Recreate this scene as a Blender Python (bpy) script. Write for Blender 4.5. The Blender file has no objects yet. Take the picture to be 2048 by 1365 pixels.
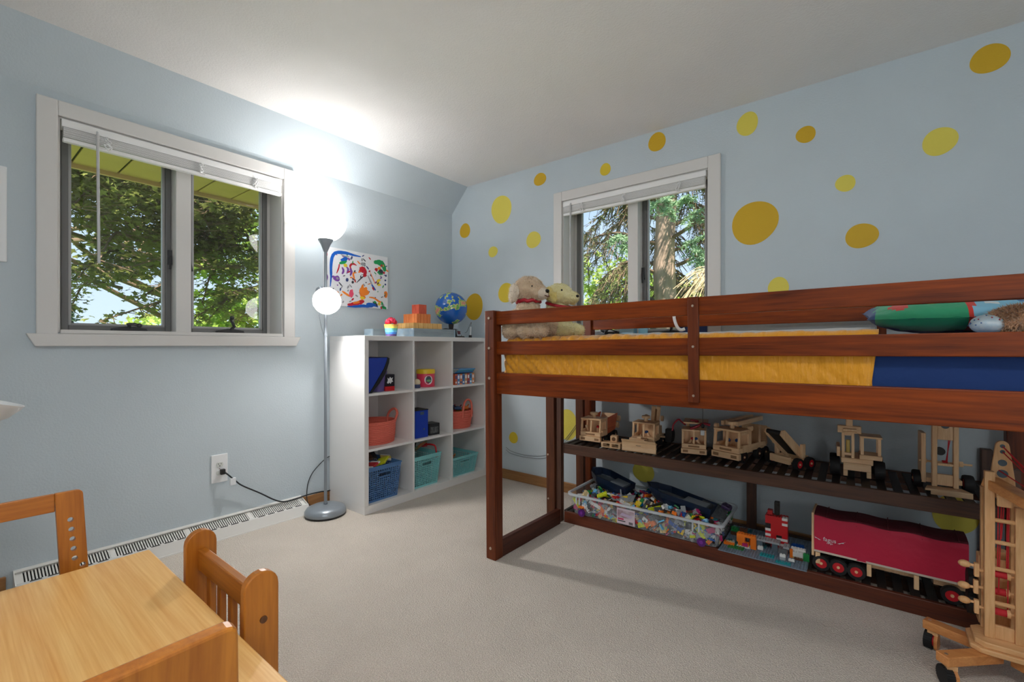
import bpy, bmesh, math, random
from mathutils import Vector, Matrix, Euler, noise
PI = math.pi
R = math.radians
sc = bpy.context.scene
C = sc.collection

# ---------------------------------------------------------------- camera
cam = bpy.data.cameras.new('camera')
cam.sensor_width = 36.0
cam.lens = 912.0 / 2048.0 * 36.0
cam.shift_y = 8.5 / 2048.0
cam.clip_start = 0.05
cam.clip_end = 200
camo = bpy.data.objects.new('camera', cam)
C.objects.link(camo)
camo.location = (2.93, -2.85, 1.07)
camo.rotation_euler = (R(90), 0, R(38.3))
sc.camera = camo

# ---------------------------------------------------------------- sky
world = bpy.data.worlds.new('sky')
sc.world = world
world.use_nodes = True
wn = world.node_tree.nodes
wl = world.node_tree.links
for n in list(wn):
    wn.remove(n)
wo = wn.new('ShaderNodeOutputWorld')
wb = wn.new('ShaderNodeBackground')
wr = wn.new('ShaderNodeValToRGB')
ws = wn.new('ShaderNodeSeparateXYZ')
wt = wn.new('ShaderNodeTexCoord')
wl.new(wt.outputs['Generated'], ws.inputs[0])
wl.new(ws.outputs['Z'], wr.inputs[0])
e = wr.color_ramp.elements
e[0].position = 0.0
e[0].color = (0.66, 0.82, 0.98, 1)
e[1].position = 0.7
e[1].color = (0.30, 0.52, 0.93, 1)
wl.new(wr.outputs[0], wb.inputs[0])
wb.inputs[1].default_value = .92
wl.new(wb.outputs[0], wo.inputs[0])

# ---------------------------------------------------------------- sun
sl = bpy.data.lights.new('sun', 'SUN')
sl.energy = 8.5
sl.angle = R(0.6)
sl.color = (1.0, 0.95, 0.86)
so = bpy.data.objects.new('sun', sl)
C.objects.link(so)
so.rotation_euler = Vector((-0.55, 0.42, -0.95)).to_track_quat('-Z', 'Y').to_euler()

# ------------------------------------------------- daylight portals in the two window openings
for nm, loc, rot in (('window_portal', (-0.24, -1.99, 1.62), (0, R(-90), 0)),
                     ('window_portal', (1.66, 0.24, 1.62), (R(-90), 0, 0))):
    pl = bpy.data.lights.new(nm, 'AREA')
    pl.shape = 'RECTANGLE'
    pl.size = 1.02
    pl.size_y = 1.02
    pl.cycles.is_portal = True
    po = bpy.data.objects.new(nm, pl)
    C.objects.link(po)
    po.location = loc
    po.rotation_euler = rot

# ---------------------------------------------------------------- exposure
sc.view_settings.view_transform = 'Standard'
sc.view_settings.look = 'None'
sc.view_settings.gamma = 1.0
sc.view_settings.use_curve_mapping = False
sc.view_settings.exposure = 0.42
sc.cycles.diffuse_bounces = 8
FILL_DOME = 36.0      # emission of the added fill dome, unseen above the camera
FILL_LANTERN = 9.0           # emission of the added fill lantern, unseen behind the camera
BOWL_SHADE = 4.5        # emission of the torchiere bowl
BULB_POWER = 7.0       # bulb inside the bowl, shining up
READING_SHADE = 5.0     # glow of the small reading shade
READING_BULB = 27.0     # bulb at the mouth of the reading shade

# ================================================================ helpers
def srgb(r, g, b):
    f = lambda c: (c / 255 / 12.92) if c / 255 <= 0.04045 else ((c / 255 + 0.055) / 1.055) ** 2.4
    return (f(r), f(g), f(b), 1.0)

_mats = {}
def mat(name, col, rough=0.5, metal=0.0, var=0.0, vscale=8.0, bump=0.0, bscale=60.0, spec=0.5, emit=None, estr=0.0, coat=0.0, stretch=None, col2=None, sheen=0.0):
    """plain principled surface with optional noise variation and bump"""
    if name in _mats:
        return _mats[name]
    m = bpy.data.materials.new(name)
    m.use_nodes = True
    nt = m.node_tree
    b = nt.nodes['Principled BSDF']
    b.inputs['Base Color'].default_value = col
    b.inputs['Roughness'].default_value = rough
    b.inputs['Metallic'].default_value = metal
    b.inputs['Specular IOR Level'].default_value = spec
    b.inputs['Coat Weight'].default_value = coat
    b.inputs['Sheen Weight'].default_value = sheen
    tc = None
    if var or bump or col2:
        tc = nt.nodes.new('ShaderNodeTexCoord')
        mp = nt.nodes.new('ShaderNodeMapping')
        nt.links.new(tc.outputs['Object'], mp.inputs[0])
        if stretch:
            mp.inputs['Scale'].default_value = stretch
    if var or col2:
        n = nt.nodes.new('ShaderNodeTexNoise')
        n.inputs['Scale'].default_value = vscale
        n.inputs['Detail'].default_value = 5
        nt.links.new(mp.outputs[0], n.inputs['Vector'])
        rp = nt.nodes.new('ShaderNodeValToRGB')
        rp.color_ramp.elements[0].position = 0.3
        rp.color_ramp.elements[1].position = 0.7
        c2 = col2 or tuple(min(1, c * (1 + var)) for c in col[:3]) + (1,)
        c1 = col if col2 else tuple(c * (1 - var) for c in col[:3]) + (1,)
        rp.color_ramp.elements[0].color = c1
        rp.color_ramp.elements[1].color = c2
        nt.links.new(n.outputs['Fac'], rp.inputs[0])
        nt.links.new(rp.outputs[0], b.inputs['Base Color'])
    if bump:
        n2 = nt.nodes.new('ShaderNodeTexNoise')
        n2.inputs['Scale'].default_value = bscale
        n2.inputs['Detail'].default_value = 4
        nt.links.new(mp.outputs[0], n2.inputs['Vector'])
        bp = nt.nodes.new('ShaderNodeBump')
        bp.inputs['Strength'].default_value = bump
        bp.inputs['Distance'].default_value = 0.01
        nt.links.new(n2.outputs['Fac'], bp.inputs['Height'])
        nt.links.new(bp.outputs[0], b.inputs['Normal'])
    if emit:
        b.inputs['Emission Color'].default_value = emit
        b.inputs['Emission Strength'].default_value = estr
    _mats[name] = m
    return m

def wood(name, dark, light, axis=0, scale=14.0, rough=0.45, knots=0.0, coat=0.0, along=0.06, warp=3.0, spec=.5):
    """wood grain running along one local axis"""
    if name in _mats:
        return _mats[name]
    m = bpy.data.materials.new(name)
    m.use_nodes = True
    nt = m.node_tree
    b = nt.nodes['Principled BSDF']
    tc = nt.nodes.new('ShaderNodeTexCoord')
    mp = nt.nodes.new('ShaderNodeMapping')
    s = [1.0, 1.0, 1.0]
    s[axis] = along
    mp.inputs['Scale'].default_value = s
    oi = nt.nodes.new('ShaderNodeObjectInfo')
    nt.links.new(tc.outputs['Object'], mp.inputs[0])
    ad = nt.nodes.new('ShaderNodeVectorMath')
    ad.operation = 'ADD'
    ml = nt.nodes.new('ShaderNodeVectorMath')
    ml.operation = 'SCALE'
    ml.inputs[0].default_value = (3.1, 5.7, 7.3)
    nt.links.new(oi.outputs['Random'], ml.inputs['Scale'])
    nt.links.new(mp.outputs[0], ad.inputs[0])
    nt.links.new(ml.outputs[0], ad.inputs[1])
    w = nt.nodes.new('ShaderNodeTexNoise')
    w.inputs['Scale'].default_value = scale
    w.inputs['Detail'].default_value = 6
    w.inputs['Roughness'].default_value = 0.62
    w.inputs['Distortion'].default_value = warp * 0.3
    nt.links.new(ad.outputs[0], w.inputs['Vector'])
    w2 = nt.nodes.new('ShaderNodeTexNoise')
    w2.inputs['Scale'].default_value = scale * 7
    w2.inputs['Detail'].default_value = 3
    nt.links.new(ad.outputs[0], w2.inputs['Vector'])
    mx = nt.nodes.new('ShaderNodeMix')
    mx.data_type = 'FLOAT'
    mx.inputs[0].default_value = 0.35
    nt.links.new(w.outputs['Fac'], mx.inputs[2])
    nt.links.new(w2.outputs['Fac'], mx.inputs[3])
    rp = nt.nodes.new('ShaderNodeValToRGB')
    rp.color_ramp.elements[0].position = 0.33
    rp.color_ramp.elements[0].color = dark
    rp.color_ramp.elements[1].position = 0.66
    rp.color_ramp.elements[1].color = light
    nt.links.new(mx.outputs[0], rp.inputs[0])
    nt.links.new(rp.outputs[0], b.inputs['Base Color'])
    b.inputs['Roughness'].default_value = rough
    b.inputs['Coat Weight'].default_value = coat
    b.inputs['Coat Roughness'].default_value = 0.25
    b.inputs['Specular IOR Level'].default_value = spec
    _mats[name] = m
    return m

def glass_mat(name, tint=(1, 1, 1, 1), rough=0.0, reflect=1.0):
    """thin pane: clear, with a fresnel reflection"""
    if name in _mats:
        return _mats[name]
    m = bpy.data.materials.new(name)
    m.use_nodes = True
    nt = m.node_tree
    for n in list(nt.nodes):
        nt.nodes.remove(n)
    o = nt.nodes.new('ShaderNodeOutputMaterial')
    t = nt.nodes.new('ShaderNodeBsdfTransparent')
    t.inputs[0].default_value = tint
    g = nt.nodes.new('ShaderNodeBsdfGlossy')
    g.inputs['Roughness'].default_value = rough
    g.inputs['Color'].default_value = (reflect, reflect, reflect, 1)
    f = nt.nodes.new('ShaderNodeFresnel')
    f.inputs['IOR'].default_value = 1.45
    x = nt.nodes.new('ShaderNodeMixShader')
    nt.links.new(f.outputs[0], x.inputs[0])
    nt.links.new(t.outputs[0], x.inputs[1])
    nt.links.new(g.outputs[0], x.inputs[2])
    nt.links.new(x.outputs[0], o.inputs[0])
    _mats[name] = m
    return m

class MB:
    """collects shapes; build() links them as one mesh object"""
    def __init__(s):
        s.v = []; s.f = []; s.mi = []; s.cur = 0; s.cuts = []
        s.M = None
    def at(s, loc=(0, 0, 0), rot=(0, 0, 0)):
        s.M = Matrix.Translation(loc) @ Euler(rot).to_matrix().to_4x4()
        return s
    def add(s, vs, fs):
        k = len(s.v); s.cuts.append((len(s.v), len(s.f)))
        if s.M is not None:
            vs = [tuple(s.M @ Vector(p)) for p in vs]
        s.v += [tuple(p) for p in vs]
        s.f += [tuple(i + k for i in f) for f in fs]
        s.mi += [s.cur] * len(fs)
        return s
    def box(s, x0, x1, y0, y1, z0, z1):
        return s.add([(x0, y0, z0), (x1, y0, z0), (x1, y1, z0), (x0, y1, z0), (x0, y0, z1), (x1, y0, z1), (x1, y1, z1), (x0, y1, z1)],
                     [(0, 3, 2, 1), (4, 5, 6, 7), (0, 1, 5, 4), (1, 2, 6, 5), (2, 3, 7, 6), (3, 0, 4, 7)])
    def bar(s, p0, p1, w, t, up=(0, 0, 1)):
        """square bar from p0 to p1; w across, t along up"""
        a = Vector(p0); b = Vector(p1); d = (b - a).normalized()
        u = Vector(up); r = d.cross(u)
        if r.length < 1e-4:
            r = d.cross(Vector((1, 0, 0)))
        r.normalize(); u = r.cross(d).normalized()
        vs = []
        for q in (a, b):
            for (i, j) in ((-1, -1), (1, -1), (1, 1), (-1, 1)):
                vs.append(q + r * (i * w / 2) + u * (j * t / 2))
        return s.add(vs, [(0, 1, 2, 3), (7, 6, 5, 4), (0, 4, 5, 1), (1, 5, 6, 2), (2, 6, 7, 3), (3, 7, 4, 0)])
    def cyl(s, p0, p1, r0, r1=None, n=16, caps=True):
        r1 = r0 if r1 is None else r1
        a = Vector(p0); b = Vector(p1); d = (b - a).normalized()
        u = d.orthogonal().normalized(); w = d.cross(u)
        vs = []
        for q, r in ((a, r0), (b, r1)):
            for i in range(n):
                t = 2 * PI * i / n
                vs.append(q + (u * math.cos(t) + w * math.sin(t)) * r)
        fs = [(i, (i + 1) % n, n + (i + 1) % n, n + i) for i in range(n)]
        if caps:
            fs += [tuple(range(n - 1, -1, -1)), tuple(range(n, 2 * n))]
        return s.add(vs, fs)
    def lathe(s, prof, n=24, c=(0, 0, 0), close=False):
        """prof: (r, z) pairs from bottom to top about a vertical axis"""
        vs = []; fs = []
        for r, z in prof:
            for i in range(n):
                t = 2 * PI * i / n
                vs.append((c[0] + r * math.cos(t), c[1] + r * math.sin(t), c[2] + z))
        m = len(prof)
        for k in range(m - 1):
            for i in range(n):
                j = (i + 1) % n
                fs.append((k * n + i, k * n + j, (k + 1) * n + j, (k + 1) * n + i))
        if close:
            for i in range(n):
                j = (i + 1) % n
                fs.append(((m - 1) * n + i, (m - 1) * n + j, j, i))
        else:
            if prof[0][0] > 1e-4: fs.append(tuple(range(n - 1, -1, -1)))
            if prof[-1][0] > 1e-4: fs.append(tuple((m - 1) * n + i for i in range(n)))
        return s.add(vs, fs)
    def sph(s, c, rx, ry=None, rz=None, nu=16, nv=10):
        ry = rx if ry is None else ry; rz = rx if rz is None else rz
        vs = [(c[0], c[1], c[2] - rz)]; fs = []
        for k in range(1, nv):
            p = -PI / 2 + PI * k / nv
            for i in range(nu):
                t = 2 * PI * i / nu
                vs.append((c[0] + rx * math.cos(p) * math.cos(t), c[1] + ry * math.cos(p) * math.sin(t), c[2] + rz * math.sin(p)))
        vs.append((c[0], c[1], c[2] + rz))
        for i in range(nu):
            fs.append((0, 1 + (i + 1) % nu, 1 + i))
        for k in range(nv - 2):
            for i in range(nu):
                j = (i + 1) % nu
                fs.append((1 + k * nu + i, 1 + k * nu + j, 1 + (k + 1) * nu + j, 1 + (k + 1) * nu + i))
        l = len(vs) - 1
        for i in range(nu):
            fs.append((1 + (nv - 2) * nu + i, 1 + (nv - 2) * nu + (i + 1) % nu, l))
        return s.add(vs, fs)
    def prism(s, poly, axis, a0, a1):
        """polygon extruded along an axis; poly in the other two axes (xy, yz or xz order)"""
        n = len(poly); vs = []
        for a in (a0, a1):
            for p, q in poly:
                vs.append({'x': (a, p, q), 'y': (p, a, q), 'z': (p, q, a)}[axis])
        fs = [(i, (i + 1) % n, n + (i + 1) % n, n + i) for i in range(n)]
        fs += [tuple(range(n - 1, -1, -1)), tuple(range(n, 2 * n))]
        return s.add(vs, fs)
    def tube(s, pts, r, n=8):
        pts = [Vector(p) for p in pts]; vs = []; fs = []
        prev = None
        for i, p in enumerate(pts):
            d = (pts[min(i + 1, len(pts) - 1)] - pts[max(i - 1, 0)])
            d = d.normalized() if d.length > 1e-9 else Vector((0, 0, 1))
            if prev is None:
                u = d.orthogonal().normalized()
            else:
                u = (prev - d * prev.dot(d))
                u = u.normalized() if u.length > 1e-6 else d.orthogonal().normalized()
            prev = u
            w = d.cross(u)
            rr = r[i] if isinstance(r, (list, tuple)) else r
            for k in range(n):
                t = 2 * PI * k / n
                vs.append(p + (u * math.cos(t) + w * math.sin(t)) * rr)
        for i in range(len(pts) - 1):
            for k in range(n):
                j = (k + 1) % n
                fs.append((i * n + k, i * n + j, (i + 1) * n + j, (i + 1) * n + k))
        fs += [tuple(range(n - 1, -1, -1)), tuple((len(pts) - 1) * n + k for k in range(n))]
        return s.add(vs, fs)
    def mesh(s, name):
        me = bpy.data.meshes.new(name)
        me.from_pydata(s.v, [], s.f)
        bm = bmesh.new(); bm.from_mesh(me)
        bmesh.ops.recalc_face_normals(bm, faces=bm.faces)
        bm.to_mesh(me); bm.free()
        return me
    def build(s, name, m, parent=None, smooth=False, bevel=0.0, loc=None, rot=None, label=None, seg=2, subd=0, split=False):
        if split:      # every shape added becomes an object of its own
            ends = s.cuts[1:] + [(len(s.v), len(s.f))]; outs = []
            for (v0, f0), (v1, f1) in zip(s.cuts, ends):
                q = MB(); q.v = s.v[v0:v1]; q.f = [tuple(i - v0 for i in f) for f in s.f[f0:f1]]; q.mi = s.mi[f0:f1]
                outs.append(q.build(name, m, parent, smooth, bevel, loc, rot, label, seg, subd))
            return outs[0]
        me = s.mesh(name)
        ms = m if isinstance(m, (list, tuple)) else [m]
        for q in ms:
            me.materials.append(q)
        if len(ms) > 1:
            for p, i in zip(me.polygons, s.mi):
                p.material_index = i
        if smooth:
            for p in me.polygons:
                p.use_smooth = True
            me.set_sharp_from_angle(angle=R(smooth if smooth is not True else 40))
        o = bpy.data.objects.new(name, me)
        C.objects.link(o)
        if parent is not None:
            o.parent = parent
        if loc: o.location = loc
        if rot: o.rotation_euler = rot
        if bevel:
            b = o.modifiers.new('edges', 'BEVEL')
            b.width = bevel; b.segments = seg; b.limit_method = 'ANGLE'; b.angle_limit = R(40)
        if subd:
            b = o.modifiers.new('smooth', 'SUBSURF'); b.levels = subd; b.render_levels = subd
        if label: o['label'] = label
        return o

def tag(o, label=None, cat=None, group=None, kind=None):
    if label: o['label'] = label
    if cat: o['category'] = cat
    if group: o['group'] = group
    if kind: o['kind'] = kind
    return o
def empty(name, loc=(0, 0, 0), rz=0.0, rot=None):
    o = bpy.data.objects.new(name, None)
    C.objects.link(o)
    o.empty_display_size = 0.05
    o.location = loc
    o.rotation_euler = rot if rot else (0, 0, rz)
    return o
def thing(name, label, cat, loc=(0, 0, 0), rz=0.0, group=None, rot=None):
    return tag(empty(name, loc, rz, rot), label, cat, group)
def copy_obj(o, parent=None, name=None):
    c = o.copy()
    if name: c.name = name
    C.objects.link(c)
    c.parent = parent
    return c
def arc(cx, cy, r, a0, a1, n):
    return [(cx + r * math.cos(R(a0 + (a1 - a0) * i / n)), cy + r * math.sin(R(a0 + (a1 - a0) * i / n))) for i in range(n + 1)]
def bez(pts, n=8):
    """smooth path through points (Catmull-Rom)"""
    P = [Vector(p) for p in pts]; out = []
    P = [P[0] * 2 - P[1]] + P + [P[-1] * 2 - P[-2]]
    for i in range(1, len(P) - 2):
        for k in range(n):
            t = k / n
            a, b, c, d = P[i - 1:i + 3]
            out.append(0.5 * ((2 * b) + (c - a) * t + (2 * a - 5 * b + 4 * c - d) * t * t + (3 * b - a - 3 * c + d) * t ** 3))
    out.append(P[-2])
    return out

# ================================================================ materials of the place
def wall_paint(name, col):
    return mat(name, col, rough=0.7, var=0.02, vscale=3, bump=0.13, bscale=110, spec=0.3)
M_wall = wall_paint('blue_wall_paint', srgb(192, 203, 210))
M_ceil = mat('ceiling_paint', srgb(230, 228, 226), rough=0.75, var=0.02, vscale=3, bump=0.25, bscale=120, spec=0.25)
M_trim = mat('white_trim_paint', srgb(214, 212, 210), rough=0.4, bump=0.03, bscale=30)
M_white = mat('white_plastic', srgb(228, 230, 232), rough=0.35)
M_grey = mat('grey_sash', srgb(108, 108, 108), rough=0.45)
M_greydk = mat('dark_grey_metal', srgb(62, 62, 64), rough=0.4, metal=0.4)
M_oak = wood('oak_baseboard', srgb(128, 86, 48), srgb(170, 122, 74), axis=0, scale=20)
M_oaky = wood('oak_baseboard_lengthwise', srgb(128, 86, 48), srgb(170, 122, 74), axis=1, scale=20)
M_black = mat('black_plastic', srgb(26, 26, 28), rough=0.45)
M_cord = mat('black_cord', srgb(22, 28, 34), rough=0.5)
M_pane = glass_mat('window_glass')
M_lamp = mat('lamp_grey', srgb(140, 148, 156), rough=0.3, metal=0.35)

def carpet_mat():
    m = bpy.data.materials.new('beige_carpet')
    m.use_nodes = True
    nt = m.node_tree
    b = nt.nodes['Principled BSDF']
    b.inputs['Roughness'].default_value = 0.95
    b.inputs['Specular IOR Level'].default_value = 0.1
    b.inputs['Sheen Weight'].default_value = 0.2
    tc = nt.nodes.new('ShaderNodeTexCoord')
    n = nt.nodes.new('ShaderNodeTexNoise'); n.inputs['Scale'].default_value = 260; n.inputs['Detail'].default_value = 3
    n3 = nt.nodes.new('ShaderNodeTexNoise'); n3.inputs['Scale'].default_value = 5; n3.inputs['Detail'].default_value = 4
    nt.links.new(tc.outputs['Object'], n.inputs['Vector'])
    nt.links.new(tc.outputs['Object'], n3.inputs['Vector'])
    rp = nt.nodes.new('ShaderNodeValToRGB')
    rp.color_ramp.elements[0].position = 0.3; rp.color_ramp.elements[0].color = srgb(182, 171, 158)
    rp.color_ramp.elements[1].position = 0.7; rp.color_ramp.elements[1].color = srgb(226, 216, 205)
    nt.links.new(n.outputs['Fac'], rp.inputs[0])
    r3 = nt.nodes.new('ShaderNodeValToRGB')
    r3.color_ramp.elements[0].position = 0.3; r3.color_ramp.elements[0].color = (0.93, 0.93, 0.93, 1)
    r3.color_ramp.elements[1].position = 0.7; r3.color_ramp.elements[1].color = (1, 1, 1, 1)
    nt.links.new(n3.outputs['Fac'], r3.inputs[0])
    mx = nt.nodes.new('ShaderNodeMix'); mx.data_type = 'RGBA'; mx.blend_type = 'MULTIPLY'; mx.inputs[0].default_value = 1
    nt.links.new(rp.outputs[0], mx.inputs[6]); nt.links.new(r3.outputs[0], mx.inputs[7])
    nt.links.new(mx.outputs[2], b.inputs['Base Color'])
    v = nt.nodes.new('ShaderNodeTexVoronoi'); v.inputs['Scale'].default_value = 190
    nt.links.new(tc.outputs['Object'], v.inputs['Vector'])
    bp = nt.nodes.new('ShaderNodeBump'); bp.inputs['Strength'].default_value = 0.7; bp.inputs['Distance'].default_value = 0.006
    nt.links.new(v.outputs['Distance'], bp.inputs['Height'])
    nt.links.new(bp.outputs[0], b.inputs['Normal'])
    return m
M_carpet = carpet_mat()

# ================================================================ the room
RX, RY = 4.45, -3.62           # the wall beside and the wall behind the camera
WT = 0.24                      # outer wall thickness
def struct(o, label=None):
    o['kind'] = 'structure'
    if label: o['label'] = label
    return o
struct(MB().box(-WT, RX + .1, RY - .1, WT, -0.12, 0).build('floor', M_carpet), 'beige cut-pile carpet over the whole floor')
struct(MB().box(-WT, RX + .1, RY - .1, WT, 2.438, 2.58).build('ceiling', M_ceil), 'flat off-white ceiling')
# sloped strip where the left wall meets the ceiling
struct(MB().prism([(0, 2.231), (0.19, 2.438), (0, 2.438)], 'y', RY, 0).build('wall_left_slope', M_wall), 'sloped pale blue strip between wall and ceiling')
WZ0, WZ1 = 1.128, 2.125
W1 = (-2.505, -1.478)
W2 = (1.148, 2.172)
b = MB()
b.box(-WT, 0, RY - .1, W1[0], 0, 2.438).box(-WT, 0, W1[1], WT, 0, 2.438)
b.box(-WT, 0, W1[0], W1[1], 0, WZ0).box(-WT, 0, W1[0], W1[1], WZ1, 2.438)
wall_left = struct(b.build('wall_left', M_wall), 'pale blue painted wall with a two-sash window')
b = MB()
b.box(0, W2[0], 0, WT, 0, 2.438).box(W2[1], RX + .1, 0, WT, 0, 2.438)
b.box(W2[0], W2[1], 0, WT, 0, WZ0).box(W2[0], W2[1], 0, WT, WZ1, 2.438)
wall_back = struct(b.build('wall_back', M_wall), 'pale blue painted wall with yellow painted dots')
struct(MB().box(RX, RX + .1, RY - .1, 0, 0, 2.438).build('wall_right', M_wall))
struct(MB().box(0, RX, RY - .1, RY, 0, 2.438).build('wall_front', M_wall))
# oak baseboards
struct(MB().box(0.0, RX, -0.014, 0, 0, 0.075).build('baseboard_back', M_oak, bevel=.004), 'oak baseboard along the dotted wall')
struct(MB().box(0.0, 0.014, -1.36, -0.014, 0, 0.075).build('baseboard_left', M_oaky, bevel=.004), 'oak baseboard behind the floor lamp')
struct(MB().box(0.0, 0.014, RY, -2.66, 0, 0.075).build('baseboard_left.001', M_oaky, bevel=.004), 'oak baseboard left of the heater')
struct(MB().box(RX - .014, RX, RY, -.014, 0, 0.075).build('baseboard_right', M_oaky, bevel=.004))

# painted dots on the dotted wall (flat paint, a hair proud of the plaster)
Y1 = mat('dot_deep_yellow', srgb(206, 166, 24), rough=0.6, bump=.15, bscale=110)
Y2 = mat('dot_pale_yellow', srgb(221, 206, 84), rough=0.6, bump=.15, bscale=110)
Y3 = mat('dot_mid_yellow', srgb(216, 190, 48), rough=0.6, bump=.15, bscale=110)
random.seed(4)
DOTS = [(3.332, 2.32, .061, .063, Y1), (3.173, 2.003, .06, .064, Y2), (2.824, 1.888, .041, .043, Y2), (2.889, 1.613, .065, .062, Y1),
        (2.412, 1.757, .116, .121, Y1), (2.655, 2.183, .044, .045, Y1), (2.376, 2.323, .056, .065, Y2), (1.855, 2.365, .058, .058, Y1),
        (1.495, 2.276, .041, .041, Y3), (.95, 2.331, .055, .049, Y1), (.569, 2.173, .105, .113, Y2), (.16, 2.063, .06, .065, Y1),
        (.889, 1.88, .066, .065, Y2), (.48, 1.84, .049, .045, Y2), (.621, 1.492, .082, .081, Y3), (.265, 1.398, .104, .111, Y1),
        (2.529, 1.385, .052, .055, Y2), (.694, .335, .045, .044, Y3), (1.19, .49, .09, .109, Y2), (3.223, .306, .075, .09, Y2), (1.766, .25, .07, .07, Y2)]
for (x, z, rx, rz, m) in DOTS:
    ph = random.uniform(0, 6)
    poly = []
    for i in range(40):
        t = 2 * PI * i / 40
        k = 1 + .03 * math.sin(2 * t + ph) + .02 * math.sin(3 * t + ph * 2)
        poly.append((rx * k * math.cos(t), rz * k * math.sin(t)))
    MB().prism(poly, 'y', -.0012, 0.0004).build('painted_dot', m, wall_back, loc=(x, 0, z))

# ---------------------------------------------------------------- windows (built in wall coordinates: u along the wall, d outwards, z up)
def make_window(name, label, root_loc, rz, hw):
    """root at the middle of the opening on the wall face; local x along the wall, local y outwards, local z up from the floor"""
    w = empty(name, root_loc, rz)
    w['kind'] = 'structure'; w['label'] = label
    z0, z1 = WZ0, WZ1
    cw = .066
    # casing: two sides and a head, standing proud of the wall
    for sx in (-1, 1):
        a, c = (-hw - cw, -hw + .004) if sx < 0 else (hw - .004, hw + cw)
        MB().box(a, c, -.018, -.0005, z0 - .008, z1 + cw).build('casing', M_trim, w, bevel=.004)
    MB().box(-hw + .004, hw - .004, -.0175, -.0005, z1 - .004, z1 + cw).build('casing', M_trim, w, bevel=.004)
    # stool board with mitred ends
    poly = [(-hw - .098, z0 - .005), (hw + .098, z0 - .005), (hw + .07, z0 - .062), (-hw - .07, z0 - .062)]
    MB().prism(poly, 'y', -.030, -.0005).build('stool', M_trim, w, bevel=.003)
    # jamb liner
    t = .012
    MB().box(-hw, -hw + t, .0, WT - .01, z0, z1).box(hw - t, hw, .0, WT - .01, z0, z1).box(-hw + t, hw - t, 0, WT - .01, z1 - t, z1).box(-hw + t, hw - t, -.02, WT - .01, z0 - .004, z0 + .014).build('jamb', M_trim, w, bevel=.002)
    # mullion
    MB().box(-.036, .036, .075, WT - .01, z0 + .014, z1 - t).build('mullion', M_trim, w, bevel=.003)
    for sx in (-1, 1):
        a, c = (-hw + .034, -.037) if sx < 0 else (.037, hw - .034)
        zz0, zz1 = z0 + .0145, z1 - .0125
        s = MB()
        f = .026
        y0, y1 = .15, .19
        s.box(a, a + f, y0, y1, zz0, zz1).box(c - f, c, y0, y1, zz0, zz1).box(a + f, c - f, y0, y1, zz1 - f, zz1).box(a + f, c - f, y0, y1, zz0, zz0 + f)
        sash = s.build('sash', M_grey, w, bevel=.004)
        s = MB()
        g = .012
        s.box(a + f, a + f + g, y0 + .012, y1, zz0 + f, zz1 - f).box(c - f - g, c - f, y0 + .012, y1, zz0 + f, zz1 - f)
        s.box(a + f + g, c - f - g, y0 + .012, y1, zz1 - f - g, zz1 - f).box(a + f + g, c - f - g, y0 + .012, y1, zz0 + f, zz0 + f + g)
        s.build('glazing_bead', mat('light_grey_bead', srgb(164, 164, 164), rough=.4), sash, bevel=.002)
        MB().box(a + f + g - .002, c - f - g + .002, y0 + .024, y0 + .027, zz0 + f + g - .002, zz1 - f - g + .002).build('pane', M_pane, sash)
        # filler strip of the frame between sash and jamb
        MB().box(*((c, hw - .012) if sx > 0 else (-hw + .012, a)), .165, .21, z0 + .014, z1 - .012).build('side_jamb', M_trim, w)
        # lock lever on the meeting stile
        lx = -.044 if sx < 0 else .044
        q = MB()
        q.box(lx - .011, lx + .011, y0 - .012, y0 + .002, 1.52, 1.60)
        q.bar((lx, y0 - .016, 1.565), (lx + .008 * sx, y0 - .034, 1.492), .012, .008, up=(0, 1, 0))
        q.build('lock_lever', M_greydk, w, bevel=.002)
        # crank operator on the sill
        cx = (a + c) / 2 + (.03 if sx < 0 else -.01)
        q = MB()
        q.prism([(cx - .075, z0 + .016), (cx + .075, z0 + .016), (cx + .07, z0 + .030), (cx + .02, z0 + .040), (cx - .02, z0 + .040), (cx - .07, z0 + .030)], 'y', .095, .135)
        op = q.build('crank_operator', M_greydk, w, bevel=.003)
        q = MB()
        if sx < 0:
            q.tube([(cx, .10, z0 + .035), (cx - .012, .085, z0 + .05), (cx + .012, .075, z0 + .052), (cx + .03, .075, z0 + .045)], .008)
            q.sph((cx + .033, .073, z0 + .045), .012, nu=10, nv=6)
        else:
            q.tube([(cx, .10, z0 + .035), (cx + .012, .085, z0 + .055), (cx - .004, .075, z0 + .085), (cx - .012, .072, z0 + .098)], .009)
            q.sph((cx - .006, .070, z0 + .104), .013, nu=10, nv=6)
        q.build('crank_handle', M_greydk, op, smooth=True)
    return w
make_window('window_1', 'white two-sash casement window above the wall outlet', (0, sum(W1) / 2, 0), R(90), (W1[1] - W1[0]) / 2)
make_window('window_2', 'white two-sash casement window behind the loft bed', (sum(W2) / 2, 0, 0), 0, (W2[1] - W2[0]) / 2)

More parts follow.
